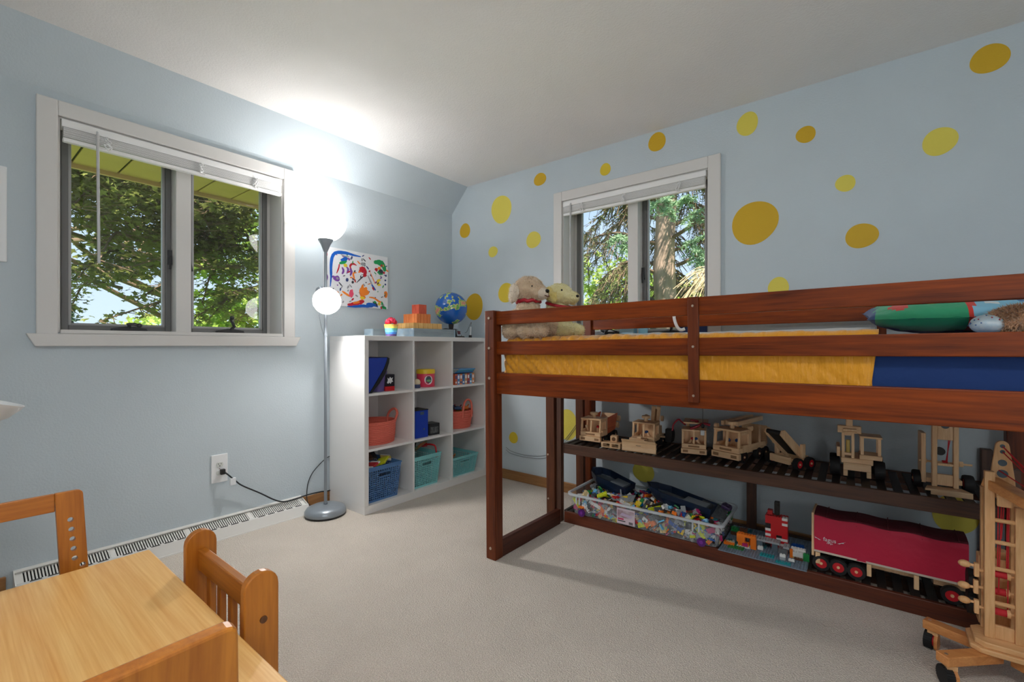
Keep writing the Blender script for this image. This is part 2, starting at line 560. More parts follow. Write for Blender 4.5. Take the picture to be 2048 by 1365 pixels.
# ---------------------------------------------------------------- mini blinds, raised
M_slat = mat('blind_slat', srgb(234, 234, 234), rough=.4)
M_slat2 = mat('blind_rail', srgb(236, 236, 236), rough=.4)
M_clear = mat('clear_vinyl', srgb(232, 232, 232), rough=.2)
def make_blind(label, root_loc, rz, hw, wand_u, wand_len, third):
    root_loc = Vector(root_loc) + (Matrix.Rotation(rz, 3, 'Z') @ Vector((0, -.020, 0)))
    t = thing('mini_blind', label, 'window blind', root_loc, rz, 'raised mini blinds in the windows')
    MB().box(-hw, hw, .004, .030, -.034, 0).build('headrail', M_slat2, t, bevel=.002)
    sl0 = MB().prism([(.000, 0), (.012, .0020), (.026, 0), (.026, .0022), (.012, .0042), (.000, .0022)], 'x', -hw + .006, hw - .006).build('slat', M_slat, t)
    n = 12
    sl0.location = (0, .004, -.040)
    for i in range(1, n):
        c = copy_obj(sl0, t)
        c.location = (0, .004 + .001 * (i % 3 - 1), -.040 - .0036 * i)
        c.rotation_euler = (0, 0, 0)
    MB().box(-hw + .004, hw - .004, .003, .030, -.102, -.083).build('bottom_rail', M_slat2, t, bevel=.004)
    random.seed(11)
    for u in (-hw + .16, third, hw - .16):
        q = MB()
        for k in range(3):
            pts = [(u + random.uniform(-.014, .014), .0 - random.uniform(0, .008), -.036 - j * .010 + random.uniform(-.004, .004)) for j in range(7)]
            q.tube(bez(pts, 3), .0028, 5)
        q.build('ladder_cord', M_clear, t, smooth=True)
    q = MB()
    q.cyl((wand_u, -.003, -.03), (wand_u + .004, -.006, -.03 - wand_len), .0058, .0062, 6)
    q.cyl((wand_u, .004, -.018), (wand_u, -.003, -.032), .004, .004, 6)
    q.build('tilt_wand', mat('wand_acrylic', srgb(196, 196, 198), rough=.15, coat=.5), t)
    return t
hw1 = (W1[1] - W1[0]) / 2 - .016
make_blind('raised white mini blind with hanging wand in the window above the outlet', (0, sum(W1) / 2, WZ1 - .014), R(90), hw1, -.375, .62, .06)
hw2 = (W2[1] - W2[0]) / 2 - .016
make_blind('raised white mini blind in the window behind the loft bed', (sum(W2) / 2, 0, WZ1 - .014), 0, hw2, -.43, .66, -.02)
# ================================================================ outside: eave, trees, lawn
M_soffit = mat('soffit_tan', srgb(206, 166, 122), rough=.7, var=.06, vscale=4)
M_soffit_d = mat('soffit_joint', srgb(70, 62, 34), rough=.8)
eave = tag(empty('roof_eave', (0, 0, 0)), 'tan metal eave soffit outside the window above the outlet', None, None, 'structure')
EX = -1.15; EZ = 2.255
k = 0
sp = .235
y = -3.0
first = None
while y < 0.2:
    p = MB().box(EX, -WT - .002, 0, sp - .012, EZ, EZ + .012)
    if first is None:
        first = p.build('soffit_panel', M_soffit, eave, bevel=.003, loc=(0, y, 0))
    else:
        c = copy_obj(first, eave); c.location = (0, y, 0)
    y += sp
MB().box(EX, -WT - .002, -3.02, .25, EZ + .014, EZ + .03).build('joint_backing', M_soffit_d, eave)
MB().box(EX - .02, EX + .004, -3.02, .25, EZ - .030, EZ + .14).build('fascia', mat('fascia_tan', srgb(200, 160, 116), rough=.6), eave, bevel=.003)

struct(MB().box(-60, 60, -60, 60, -3.2, -3.0).build('lawn', mat('lawn_grass', srgb(110, 140, 60), rough=.9, var=.2, vscale=.4)), 'green lawn outside the windows')

def leaf_mat(name, col, col2, trans=.35, sc_=1.2):
    m = bpy.data.materials.new(name)
    m.use_nodes = True
    nt = m.node_tree
    for n in list(nt.nodes): nt.nodes.remove(n)
    o = nt.nodes.new('ShaderNodeOutputMaterial')
    d = nt.nodes.new('ShaderNodeBsdfDiffuse'); t = nt.nodes.new('ShaderNodeBsdfTranslucent')
    x = nt.nodes.new('ShaderNodeMixShader'); x.inputs[0].default_value = trans
    tc = nt.nodes.new('ShaderNodeTexCoord')
    n = nt.nodes.new('ShaderNodeTexNoise'); n.inputs['Scale'].default_value = sc_; n.inputs['Detail'].default_value = 6
    r = nt.nodes.new('ShaderNodeValToRGB')
    r.color_ramp.elements[0].position = .35; r.color_ramp.elements[0].color = col
    r.color_ramp.elements[1].position = .65; r.color_ramp.elements[1].color = col2
    nt.links.new(tc.outputs['Object'], n.inputs['Vector']); nt.links.new(n.outputs['Fac'], r.inputs[0])
    nt.links.new(r.outputs[0], d.inputs[0]); nt.links.new(r.outputs[0], t.inputs[0])
    nt.links.new(d.outputs[0], x.inputs[1]); nt.links.new(t.outputs[0], x.inputs[2]); nt.links.new(x.outputs[0], o.inputs[0])
    return m
M_maple = leaf_mat('maple_leaf', srgb(88, 92, 46), srgb(146, 150, 84))
M_lime = leaf_mat('sunlit_leaf', srgb(150, 176, 70), srgb(200, 218, 120))
M_conif = leaf_mat('conifer_foliage', srgb(58, 82, 56), srgb(110, 132, 96), .1)
M_spruce = leaf_mat('spruce_needles', srgb(96, 104, 60), srgb(150, 156, 106), .15)
M_spruce2 = leaf_mat('blue_spruce_tips', srgb(140, 176, 132), srgb(190, 216, 178), .2)
M_bark = mat('bark', srgb(176, 150, 130), rough=.95, var=.3, vscale=14, bump=.9, bscale=30, stretch=(1, 1, .25))
M_twig = mat('twig', srgb(122, 100, 76), rough=.95)
M_deadtwig = mat('dry_twig', srgb(196, 172, 132), rough=.9)

# maple leaf outline, five lobes
LEAF = []
for i in range(10):
    t = PI / 2 + 2 * PI * i / 10
    r_ = 1.0 if i % 2 == 0 else .46
    if i in (4, 6): r_ = .62
    LEAF.append((math.cos(t) * r_, math.sin(t) * r_))
def scatter_leaves(mb, rng, c, rad, n, size, flat=.5):
    for _ in range(n):
        while True:
            p = Vector((rng.uniform(-1, 1), rng.uniform(-1, 1), rng.uniform(-1, 1)))
            if p.length <= 1: break
        q = Vector((p.x * rad[0], p.y * rad[1], p.z * rad[2])) + Vector(c)
        E_ = Euler((rng.gauss(0, flat), rng.gauss(0, flat), rng.uniform(0, 6.28))).to_matrix()
        s_ = size * rng.uniform(.6, 1.25)
        vs = [q + E_ @ Vector((a * s_, b_ * s_, -.12 * s_ * (a * a + b_ * b_))) for a, b_ in LEAF]
        mb.add([q] + vs, [(0, 1 + i, 1 + (i + 1) % 10) for i in range(10)])

def maple(seed):
    rng = random.Random(seed)
    t = thing('maple_tree', 'leafy green maple tree overhanging the eave outside', 'tree', (-7.5, -.04, -3.0))
    base = Vector((-7.5, -.04, -3.0))
    # trunk and boughs
    q = MB()
    q.tube(bez([(0, 0, 0), (.1, .05, 2.0), (.0, .1, 4.0), (.2, -.1, 6.5), (.1, .0, 9.0)], 5), [.32 - .011 * i for i in range(21)], 10)
    q.build('trunk', M_bark, t, smooth=60)
    lv = MB(); br = MB()
    # drooping sprays: (u, v) ends of boughs that hang in front of the sky, nearer the house
    def spray(p0, p1, n, rad, size=.037):
        p0 = Vector(p0); p1 = Vector(p1)
        mid = (p0 + p1) / 2 + Vector((rng.uniform(-.2, .2), rng.uniform(-.2, .2), rng.uniform(.0, .25)))
        path = bez([p0, mid, p1], 6)
        br.tube([p - base for p in path], [.022 - .0014 * i for i in range(len(path))], 5)
        for i, p in enumerate(path[2:]):
            scatter_leaves(lv, rng, p - base, (rad, rad, rad * .35), int(n / 5.5), size, .45)
            for k in range(2):
                e_ = p + Vector((rng.uniform(-rad, rad), rng.uniform(-rad, rad), rng.uniform(-.12, .05)))
                br.tube([p - base, e_ - base], [.006, .003], 4)
                scatter_leaves(lv, rng, e_ - base, (rad * .45, rad * .45, rad * .2), int(n / 8), size, .45)
    # layers of the crown as seen between the eave and the sky below it
    for k in range(34):           # dense upper mass
        p1 = Vector((rng.uniform(-3.7, -2.0), rng.uniform(-2.6, 0.1), rng.uniform(2.15, 3.0)))
        p0 = p1 + Vector((rng.uniform(-.9, -.3), rng.uniform(-.1, 1.1), rng.uniform(.2, .7)))
        spray(p0, p1, 150, .34)
    for k in range(14):           # middle, with gaps
        p1 = Vector((rng.uniform(-3.6, -2.2), rng.uniform(-2.3, -.2), rng.uniform(1.72, 2.2)))
        p0 = p1 + Vector((rng.uniform(-1.0, -.3), rng.uniform(.2, 1.0), rng.uniform(.15, .5)))
        spray(p0, p1, 62, .27)
    for k in range(10):            # lowest twigs against the sky
        p1 = Vector((rng.uniform(-3.3, -2.2), rng.uniform(-1.95, -.3), rng.uniform(1.28, 1.75)))
        p0 = p1 + Vector((rng.uniform(-.5, -.1), rng.uniform(.3, .9), rng.uniform(.1, .4)))
        spray(p0, p1, 34, .17)
    for p1 in ((-4.1, -1.75, 1.76), (-4.0, -1.68, 1.85), (-4.2, -1.85, 1.93), (-4.2, -1.9, 1.48)):
        p1 = Vector(p1)
        spray(p1 + Vector((-.2, .5, .3)), p1, 40, .16)
    for k in range(13):
        p = bez([(0, 0, 4.2 + rng.uniform(0, 3)), tuple(Vector((rng.uniform(.6, 1.6), rng.uniform(-2, 1), 5.5))), tuple(Vector((rng.uniform(-3.6, -2.6), rng.uniform(-2.3, -.2), rng.uniform(2.0, 2.8))) - base)], 6)
        br.tube(p, [.05 - .0025 * i for i in range(len(p))], 6)
    # crown above, out of the frame, so the tree is whole
    for k in range(60):
        c = Vector((rng.gauss(0, 1.7), rng.gauss(0, 1.9), 6.5 + rng.gauss(0, 1.3)))
        scatter_leaves(lv, rng, c, (.7, .7, .4), 26, .11, .6)
    tag(lv.build('foliage', M_maple, t), None, None, None, 'stuff')
    br.build('branches', M_twig, t, smooth=60)
    return t
maple(3)

def round_tree(name, label, loc, cz, rad, n, size, m, seed, group=None):
    rng = random.Random(seed)
    t = thing(name, label, 'tree', loc, 0, group)
    q = MB(); q.tube([(0, 0, 0), (.05, .02, cz * .6), (0, 0, cz)], [.18, .13, .05], 8)
    q.build('trunk', M_bark, t, smooth=60)
    lv = MB()
    for k in range(n):
        th = rng.uniform(0, 6.28); ph = math.asin(rng.uniform(-.6, 1))
        rr = rng.uniform(.72, 1.0)
        c = (rad[0] * rr * math.cos(ph) * math.cos(th), rad[1] * rr * math.cos(ph) * math.sin(th), cz + rad[2] * rr * math.sin(ph))
        scatter_leaves(lv, rng, c, (rad[0] * .2, rad[0] * .2, rad[0] * .14), 12, size, .6)
    tag(lv.build('foliage', m, t), None, None, None, 'stuff')
    return t
round_tree('shrub_tree', 'bright yellow-green leafy tree low behind the second sash', (-6.91, 1.48, -3), 3.6, (1.8, 1.8, 1.7), 260, .10, M_lime, 5)
round_tree('shrub_tree', 'far pale green treetop peeking over the window sill', (-12.33, 1.66, -3), 3.5, (2.3, 2.3, 1.5), 240, .13, M_lime, 6)
round_tree('leafy_tree', 'sunlit green tree beside the maple, seen through the second sash', (-5.83, 1.19, -3), 5.0, (1.1, 1.4, 1.9), 320, .085, leaf_mat('green_leaf', srgb(110, 140, 50), srgb(176, 200, 96)), 7)
def conifer(label, loc, h, r0, seed, m):
    rng = random.Random(seed)
    t = thing('conifer_tree', label, 'tree', loc)
    q = MB(); q.tube([(0, 0, 0), (0, 0, h)], [.16, .02], 8); q.build('trunk', M_bark, t, smooth=60)
    lv = MB()
    for k in range(420):
        z = h * (.12 + .88 * rng.random()); rr = r0 * (1 - z / h) * rng.uniform(.5, 1.05) + .05
        th = rng.uniform(0, 6.28)
        scatter_leaves(lv, rng, (rr * math.cos(th), rr * math.sin(th), z - .15 * rr), (.24, .24, .1), 9, .11, .5)
    tag(lv.build('foliage', m, t), None, None, None, 'stuff')
conifer('small dark conifer in the lower corner of the first sash', (-9.71, -1.37, -3), 4.95, 1.15, 8, M_conif)

# spruce outside the window behind the bed
def spruce():
    rng = random.Random(21)
    base = Vector((0.94, 2.71, -3.0))
    t = thing('spruce_tree', 'tall spruce with a thick bare trunk and drooping boughs outside the window behind the bed', 'tree', base)
    q = MB()
    n = 26
    q.tube([(0 + .015 * math.sin(i * 1.3), .015 * math.cos(i * 1.7), i * 10.0 / n) for i in range(n + 1)], [.165 + .008 * math.sin(i * 2.1) - .003 * i for i in range(n + 1)], 16)
    q.build('trunk', M_bark, t, smooth=60)
    br = MB(); nd = MB(); tip = MB(); dry = MB()
    def needles(mb, path, n, ln, droop):
        for i in range(n):
            k = rng.random() * (len(path) - 1.001)
            a = path[int(k)].lerp(path[int(k) + 1], k - int(k))
            d = Vector((rng.gauss(0, 1), rng.gauss(0, 1), rng.gauss(-droop, .5))).normalized() * ln * rng.uniform(.5, 1.2)
            w = d.cross(Vector((rng.gauss(0, 1), rng.gauss(0, 1), rng.gauss(0, 1)))).normalized() * .0065
            mb.add([a - w, a + w, a + d + w * .3, a + d - w * .3], [(0, 1, 2, 3)])
    def bough(z, th, ln, mb, dn, kind=0):
        d = Vector((math.cos(th), math.sin(th), 0))
        st = Vector((0, 0, z)) + d * .12
        path = bez([st, st + d * ln * .4 + Vector((0, 0, .12 - .1 * kind)), st + d * ln + Vector((rng.uniform(-.2, .2), rng.uniform(-.2, .2), -.15 - .28 * ln))], 6)
        br.tube(path, [.024 - .0016 * i for i in range(len(path))], 6)
        for i in range(3, len(path)):
            for s_ in range(3):
                side = d.cross(Vector((0, 0, 1))) * rng.choice((-1, 1))
                l2 = rng.uniform(.2, .5) * (1.15 - i / len(path) * .5)
                p2 = path[i] + side * l2 * .7 + d * l2 * .4 + Vector((0, 0, -l2 * rng.uniform(.2, .9)))
                tw = bez([path[i], (path[i] + p2) / 2 + Vector((0, 0, .03)), p2], 4)
                br.tube(tw, [.006] * (len(tw) - 1) + [.003], 4)
                needles(mb, tw, dn, .055, .4)
                for z_ in range(3):
                    p3 = p2 + Vector((rng.uniform(-.12, .12), rng.uniform(-.12, .12), rng.uniform(-.25, -.02)))
                    needles(mb, [tw[2], p3], int(dn * .6), .05, .3)
                    br.tube([tw[2], p3], [.004, .002], 3)
    import mathutils
    for k in range(70):
        z = 3.6 + k * .068 + rng.uniform(-.03, .03)
        th = k * 2.39996 + rng.uniform(-.3, .3)
        if math.cos(th + R(80)) > .72 and z < 6.2: continue
        bough(z, th, rng.uniform(.8, 1.9), nd, 12)
    # fresh pale tips in front of the trunk on the window side
    for p0 in ((1.17, 2.13, 2.58), (1.06, 2.05, 2.64), (1.38, 2.3, 2.53), (1.41, 2.32, 2.23), (1.43, 2.33, 2.12), (1.45, 2.35, 2.01), (1.3, 2.23, 2.67), (.76, 1.81, 2.28), (.82, 1.86, 2.17), (1.15, 2.11, 2.69)):
        p0 = Vector(p0) - base
        for s_ in range(7):
            p1 = p0 + Vector((rng.uniform(-.16, .16), rng.uniform(-.12, .12), rng.uniform(-.20, .02)))
            needles(tip, [p0, p1], 60, .05, .2)
            br.tube([p0, p1], [.004, .002], 3)
    # bare dry twigs low in the window
    for k in range(70):
        p0 = Vector((rng.uniform(1.66, 1.85), 1.98, rng.uniform(1.72, 1.86))) - base
        p1 = Vector((rng.uniform(1.36, 1.76), rng.uniform(1.66, 1.95), rng.uniform(1.38, 1.70))) - base
        m_ = (p0 + p1) / 2 + Vector((0, 0, .10))
        dry.tube(bez([p0, m_, p1], 4), .0034, 3)
    br.build('branches', M_twig, t, smooth=60)
    tag(nd.build('needles', M_spruce, t), None, None, None, 'stuff')
    tag(tip.build('young_tips', M_spruce2, t), None, None, None, 'stuff')
    tag(dry.build('dry_twigs', M_deadtwig, t), None, None, None, 'stuff')
spruce()
round_tree('leafy_tree', 'light green tree behind the spruce', (-1.44, 5.81, -3), 4.2, (1.9, 1.9, 1.7), 330, .09, M_lime, 9)
round_tree('leafy_tree', 'green tree far behind the dry spruce twigs', (0.0, 8.22, -3), 4.0, (1.6, 1.6, 1.5), 240, .1, M_maple, 10)
# ================================================================ loft bed
RED_D, RED_L = srgb(72, 26, 7), srgb(146, 64, 12)
M_bedx = wood('stained_pine_x', RED_D, RED_L, 0, 16, .40, spec=.22)
M_bedy = wood('stained_pine_y', RED_D, RED_L, 1, 16, .40, spec=.22)
M_bedz = wood('stained_pine_z', srgb(68, 28, 14), srgb(122, 58, 28), 2, 16, .40, spec=.22)
M_brz = wood('brown_pine_z', srgb(52, 24, 14), srgb(104, 58, 34), 2, 16, .45, spec=.3)
M_bry = wood('brown_pine_y', srgb(48, 20, 14), srgb(92, 46, 30), 1, 16, .4, spec=.3)
M_bolt = mat('bolt_nickel', srgb(196, 178, 160), rough=.3, metal=.7)
BT = R(-0.55)
BX, BY = 1.408, -1.131
bed = thing('loft_bed', 'low wooden loft bed with reddish-brown stained rails and posts', 'bed', (BX, BY, 0), rot=(0, BT, 0))
PW = .060; BL = 2.02; BD = 1.055; BH = 1.243
def bolt(parent, x, y, z, d=(0, -1, 0), r=.0075):
    q = MB(); D = Vector(d)
    q.cyl(Vector((x, y, z)), Vector((x, y, z)) + D * .003, r, r * .8, 12)
    bo = q.build('bolt_head', M_bolt, parent, smooth=30)
    return bo
def post(x, y, z0=0.0, z1=BH, w=PW, d=PW, name='post', m=None):
    return MB().box(x, x + w, y, y + d, z0, z1).build(name, m or M_bedz, bed, bevel=.003)
p_fl = post(0, 0)
for z in (1.205, 1.055, .905, .055):
    bolt(p_fl, .028, 0, z)
post(0, BD - PW)
# posts at the far end reach down to the carpet although the frame sits a touch high there
post(BL - PW, 0, -.020); post(BL - PW, BD - PW, -.020)
# front rails
for z0, z1 in ((1.172, 1.238), (1.022, 1.088)):
    MB().box(PW, BL - PW, .020, .042, z0, z1).build('guard_rail', M_bedx, bed, bevel=.003)
MB().box(PW, BL - PW, .018, .044, .828, .932).build('side_rail', M_bedx, bed, bevel=.003)
st = MB().box(.998, 1.036, .003, .020, .850, 1.238).build('rail_stile', M_bedz, bed, bevel=.002)
for z in (1.205, 1.055, .875):
    bolt(st, 1.017, .003, z, r=.005)
# back rails
MB().box(PW, BL - PW, BD - .045, BD - .023, 1.172, 1.238).build('guard_rail', M_bedx, bed, bevel=.003)
MB().box(PW, BL - PW, BD - .045, BD - .023, .828, .932).build('side_rail', M_bedx, bed, bevel=.003)
MB().box(1.55, 1.585, BD - .062, BD - .045, .93, 1.172).build('rail_stile', M_bedz, bed, bevel=.002)
# end: rails across, floor rail, two uprights of the ladder end
MB().box(.017, .040, PW, BD - PW, .828, .932).build('end_rail', M_bedy, bed, bevel=.003)
MB().box(BL - .04, BL - .017, PW, BD - PW, .828, .932).build('end_rail', M_bedy, bed, bevel=.003)
MB().box(BL - .04, BL - .017, PW, BD - PW, 1.172, 1.238).build('end_rail', M_bedy, bed, bevel=.003)
MB().box(.012, .036, PW, .645, 1.172, 1.238).build('end_rail', M_bedy, bed, bevel=.003)
MB().box(.030, .058, PW, .605, .0, .088).build('floor_rail', M_bry, bed, bevel=.003)
lp = MB().box(-.050, .010, .615, .650, 0, 1.238).build('ladder_post', M_brz, bed, bevel=.003)
for z in (.40, .13):
    bolt(lp, -.036, .615, z, r=.006)
MB().box(-.010, .045, .905, .935, 0, .93).build('ladder_post', M_brz, bed, bevel=.003)
# slats that carry the mattress
s0 = MB().box(0, .07, .05, BD - .05, .862, .880).build('bed_slat', M_bedy, bed, bevel=.002, loc=(.14, 0, 0))
for i in range(1, 13):
    c = copy_obj(s0, bed); c.location = (.14 + i * .14, 0, 0)

# ---------------------------------------------------------------- mattress with its bedding
def cloth(name, col, rough=.75, wr=0.0, ws=12, stretch=(1, 1, 1), sheen=.3):
    m = mat(name, col, rough=rough, bump=wr, bscale=ws, stretch=stretch, sheen=sheen, spec=.25)
    return m
M_yel = cloth('mustard_quilt', srgb(226, 156, 38), .38, 1.0, 11, (4.2, 1, 1.1))
M_blue = cloth('navy_sheet', srgb(22, 54, 112), .7, .2, 30)
M_whit = cloth('white_sheet', srgb(226, 224, 222), .8, .2, 30)
def pad_grid(x0, x1, y0, y1, z0, z1, rr, nx, fy, fz, wob):
    """rounded slab closed along x, its cross-section rounded and rippled by wob(x, s)"""
    sec = []
    for (cy, cz, a0) in ((y0 + rr, z0 + rr, 180), (y1 - rr, z0 + rr, 270), (y1 - rr, z1 - rr, 0), (y0 + rr, z1 - rr, 90)):
        for k in range(5):
            a = R(a0 + 90 * k / 4)
            sec.append((cy + rr * math.cos(a), cz + rr * math.sin(a), math.cos(a), math.sin(a)))
    # subdivide the long straight runs
    out = []
    for i in range(len(sec)):
        a = sec[i]; b_ = sec[(i + 1) % len(sec)]
        out.append(a)
        L = math.hypot(b_[0] - a[0], b_[1] - a[1])
        n = fy if L > .3 else (fz if L > .05 else 0)
        for k in range(1, n):
            t = k / n
            out.append(tuple(a[j] + (b_[j] - a[j]) * t for j in range(4)))
    vs = []; m = len(out)
    for i in range(nx + 1):
        x = x0 + (x1 - x0) * i / nx
        e_ = min(1.0, min(x - x0, x1 - x) / rr + .0)
        sh = rr * (1 - math.sqrt(max(0, 1 - (1 - e_) ** 2))) if e_ < 1 else 0
        for j, (y, z, ny, nz) in enumerate(out):
            w = wob(x, y, z) - sh * .8
            vs.append((x, y + ny * w, z + nz * w))
    fs = [(i * m + j, (i + 1) * m + j, (i + 1) * m + (j + 1) % m, i * m + (j + 1) % m) for i in range(nx) for j in range(m)]
    fs += [tuple(range(m)), tuple(nx * m + j for j in range(m - 1, -1, -1))]
    return vs, fs
MY0, MY1 = .069, BD - .055
mt = thing('mattress', 'twin mattress with a navy fitted sheet on the loft bed', 'mattress', (BX, BY, 0), rot=(0, BT, 0))
vs, fs = pad_grid(.066, 1.955, MY0, MY1, .8815, 1.085, .03, 60, 10, 5, lambda x, y, z: .003 * noise.noise((x * 5, y * 5, z * 14)))
mm = MB().add(vs, fs); mm.build('pad', M_blue, mt, smooth=70)
def wrinkle(x, y, z):
    a = (x * 118 + (z - .93) * 150)
    k = .0110 * math.sin(a + 5 * noise.noise((x * 5, z * 6, .3))) * (.35 + .9 * abs(noise.noise((x * 6, z * 5, 4)))) * (1.0 - .5 * min(1, max(0, (x - .3) / .8)))
    k += .008 * noise.noise((x * 9 + z * 16, y * 9, z * 6)) + .006 * noise.noise((x * 24 + z * 30, y * 20, z * 9))
    if x > 1.05: k = k * .45 + .0022 * math.sin(x * 95 + (z - .9) * 12) * noise.noise((x * 3, 0, 0))
    return k
quilt = thing('quilt', 'wrinkled mustard-yellow quilt tucked around the mattress', 'quilt', (BX, BY, 0), rot=(0, BT, 0))
sec = []
def quilt_mesh():
    # open sheet: front skirt, over the top, back skirt
    prof = []
    y0, y1, z0, z1, r_ = MY0 - .005, MY1 + .008, .8845, 1.096, .035
    for k in range(14): prof.append((y0, z0 + (z1 - r_ - z0) * k / 14, -1, 0))
    for k in range(7):
        a = R(180 - 90 * k / 6); prof.append((y0 + r_ + r_ * math.cos(a), z1 - r_ + r_ * math.sin(a), math.cos(a), math.sin(a)))
    for k in range(1, 16): prof.append((y0 + r_ + (y1 - y0 - 2 * r_) * k / 16, z1, 0, 1))
    for k in range(7):
        a = R(90 - 90 * k / 6); prof.append((y1 - r_ + r_ * math.cos(a), z1 - r_ + r_ * math.sin(a), math.cos(a), math.sin(a)))
    for k in range(1, 8): prof.append((y1, z1 - r_ - (z1 - r_ - z0) * k / 8, 1, 0))
    nx = 380; x0, x1 = .062, 1.535
    vs = []; m = len(prof)
    for i in range(nx + 1):
        x = x0 + (x1 - x0) * i / nx
        e_ = max(0, 1 - (x - x0) / .05)
        for (y, z, ny, nz) in prof:
            w = wrinkle(x, y, z) * .8 + .004 - .03 * e_ * e_
            q = abs(((x - .09) % .115) - .0575) / .0575
            w -= .0025 * max(0, (q - .93) / .07) if x > 1.0 else 0
            xx = x + .012 * (z - .98) / .1 * (1 if i == nx else 0)
            vs.append((xx, y + ny * w, z + nz * w))
    fs = [(i * m + j, (i + 1) * m + j, (i + 1) * m + j + 1, i * m + j + 1) for i in range(nx) for j in range(m - 1)]
    return vs, fs
vs, fs = quilt_mesh()
qq = MB().add(vs, fs).build('cover', M_yel, quilt, smooth=80)
sd = qq.modifiers.new('thickness', 'SOLIDIFY'); sd.thickness = .005; sd.offset = 1
# white sheet folded on top of the quilt
ws_ = thing('folded_sheet', 'thin white sheet lying over the quilt in front of the window', 'sheet', (BX, BY, 0), rot=(0, BT, 0))
vs = []; fs = []
nx, ny = 40, 16
for i in range(nx + 1):
    for j in range(ny + 1):
        x = .62 + .92 * i / nx; y = .13 + .80 * j / ny
        vs.append((x, y, 1.113 - (.019, .007, .001)[min(j, 2)] + .006 * noise.noise((x * 5, y * 5, 0)) * min(1, j / 2) + .004 * noise.noise((x * 17, y * 12, 3))))
for i in range(nx):
    for j in range(ny):
        fs.append((i * (ny + 1) + j, (i + 1) * (ny + 1) + j, (i + 1) * (ny + 1) + j + 1, i * (ny + 1) + j + 1))
o = MB().add(vs, fs).build('sheet_layer', M_whit, ws_, smooth=80)
sd = o.modifiers.new('thickness', 'SOLIDIFY'); sd.thickness = .004; sd.offset = 1

# ================================================================ slatted shelf under the bed
BR_D, BR_L = srgb(48, 28, 20), srgb(98, 62, 44)
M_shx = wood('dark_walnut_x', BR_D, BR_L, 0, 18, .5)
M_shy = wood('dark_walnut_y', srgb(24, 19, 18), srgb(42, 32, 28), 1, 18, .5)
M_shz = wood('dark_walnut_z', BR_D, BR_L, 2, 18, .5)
M_shr = wood('red_walnut_x', srgb(60, 24, 14), srgb(112, 52, 26), 0, 18, .45)
SHX, SHY, SHA = 1.455, -.489, R(1.83)
shelf = thing('slatted_shelf', 'dark brown two-level slatted wooden shelf under the loft bed', 'shelf', (SHX, SHY, 0), SHA)
SL = 1.86; SD = .425
for z0, z1, mm in ((.0, .066, M_shr), (.416, .474, M_shx)):
    MB().box(0 if z0 > .1 else .012, SL, 0, .020, z0, z1).build('front_rail', mm, shelf, bevel=.003)
    MB().box(0, SL, SD - .02, SD, z0, z1).build('back_rail', M_shx, shelf, bevel=.003)
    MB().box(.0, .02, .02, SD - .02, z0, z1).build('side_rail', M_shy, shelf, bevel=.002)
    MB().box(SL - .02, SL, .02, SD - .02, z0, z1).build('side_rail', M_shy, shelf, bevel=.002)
    for y in (.20,):
        MB().box(.02, SL - .02, y, y + .03, (z1 - .034) if z0 > .1 else .002, z1 - .0115).build('bearer', M_shx, shelf)
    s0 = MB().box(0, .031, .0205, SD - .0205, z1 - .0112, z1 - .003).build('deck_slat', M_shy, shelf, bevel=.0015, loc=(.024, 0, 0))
    for i in range(1, 35):
        c = copy_obj(s0, shelf); c.location = (.024 + i * .0525, 0, 0)
# legs
MB().box(-.034, -.002, -.014, .022, 0, .90).build('leg', M_shz, shelf, bevel=.002)
MB().box(-.032, -.002, SD - .055, SD - .021, .0, .80).build('leg', M_shz, shelf, bevel=.002)
MB().box(.945, .992, SD - .046, SD - .024, .066, .416).build('leg', M_shz, shelf, bevel=.002)
MB().box(SL, SL + .034, -.014, .022, 0, .62).build('leg', M_shz, shelf, bevel=.002)
MB().box(SL, SL + .034, SD - .04, SD, 0, .62).build('leg', M_shz, shelf, bevel=.002)

# ================================================================ cube organizer
M_mel = mat('white_melamine', srgb(226, 225, 224), rough=.42, spec=.4)
cube = thing('cube_organizer', 'white nine-cube storage organizer against the plain blue wall', 'bookcase', (.022, -1.178, 0))
CD, CW, CH = .408, 1.158, 1.131
ot, it = .031, .016
# panels
MB().box(0, CD, 0, CW, CH - ot, CH).build('top_panel', M_mel, cube, bevel=.0015)
MB().box(0, CD, 0, CW, 0, .052).build('base_panel', M_mel, cube, bevel=.0015)
MB().box(0, CD, 0, ot, .052, CH - ot).build('side_panel', M_mel, cube, bevel=.0015)
MB().box(0, CD, CW - ot, CW, .052, CH - ot).build('side_panel', M_mel, cube, bevel=.0015)
iw = (CW - 2 * ot - 2 * it) / 3
ih = (CH - ot - .052 - 2 * it) / 3
for k in (1, 2):
    y = ot + iw * k + it * (k - 1)
    MB().box(.004, CD - .002, y, y + it, .052, CH - ot).build('divider', M_mel, cube, bevel=.001)
for k in (1, 2):
    z = .052 + ih * k + it * (k - 1)
    for j in range(3):
        y = ot + (iw + it) * j
        MB().box(.004, CD - .002, y, y + iw, z, z + it).build('shelf_board', M_mel, cube, bevel=.001)
MB().box(.0, .004, ot, CW - ot, .052, CH - ot).build('back_panel', M_mel, cube)
CUBEY = [(-1.178 + ot + (iw + it) * j, -1.178 + ot + (iw + it) * j + iw) for j in range(3)]
CUBEZ = [.052 + (ih + it) * k for k in range(3)]          # floor of each row, bottom first
CXF = .022 + CD                                            # front face

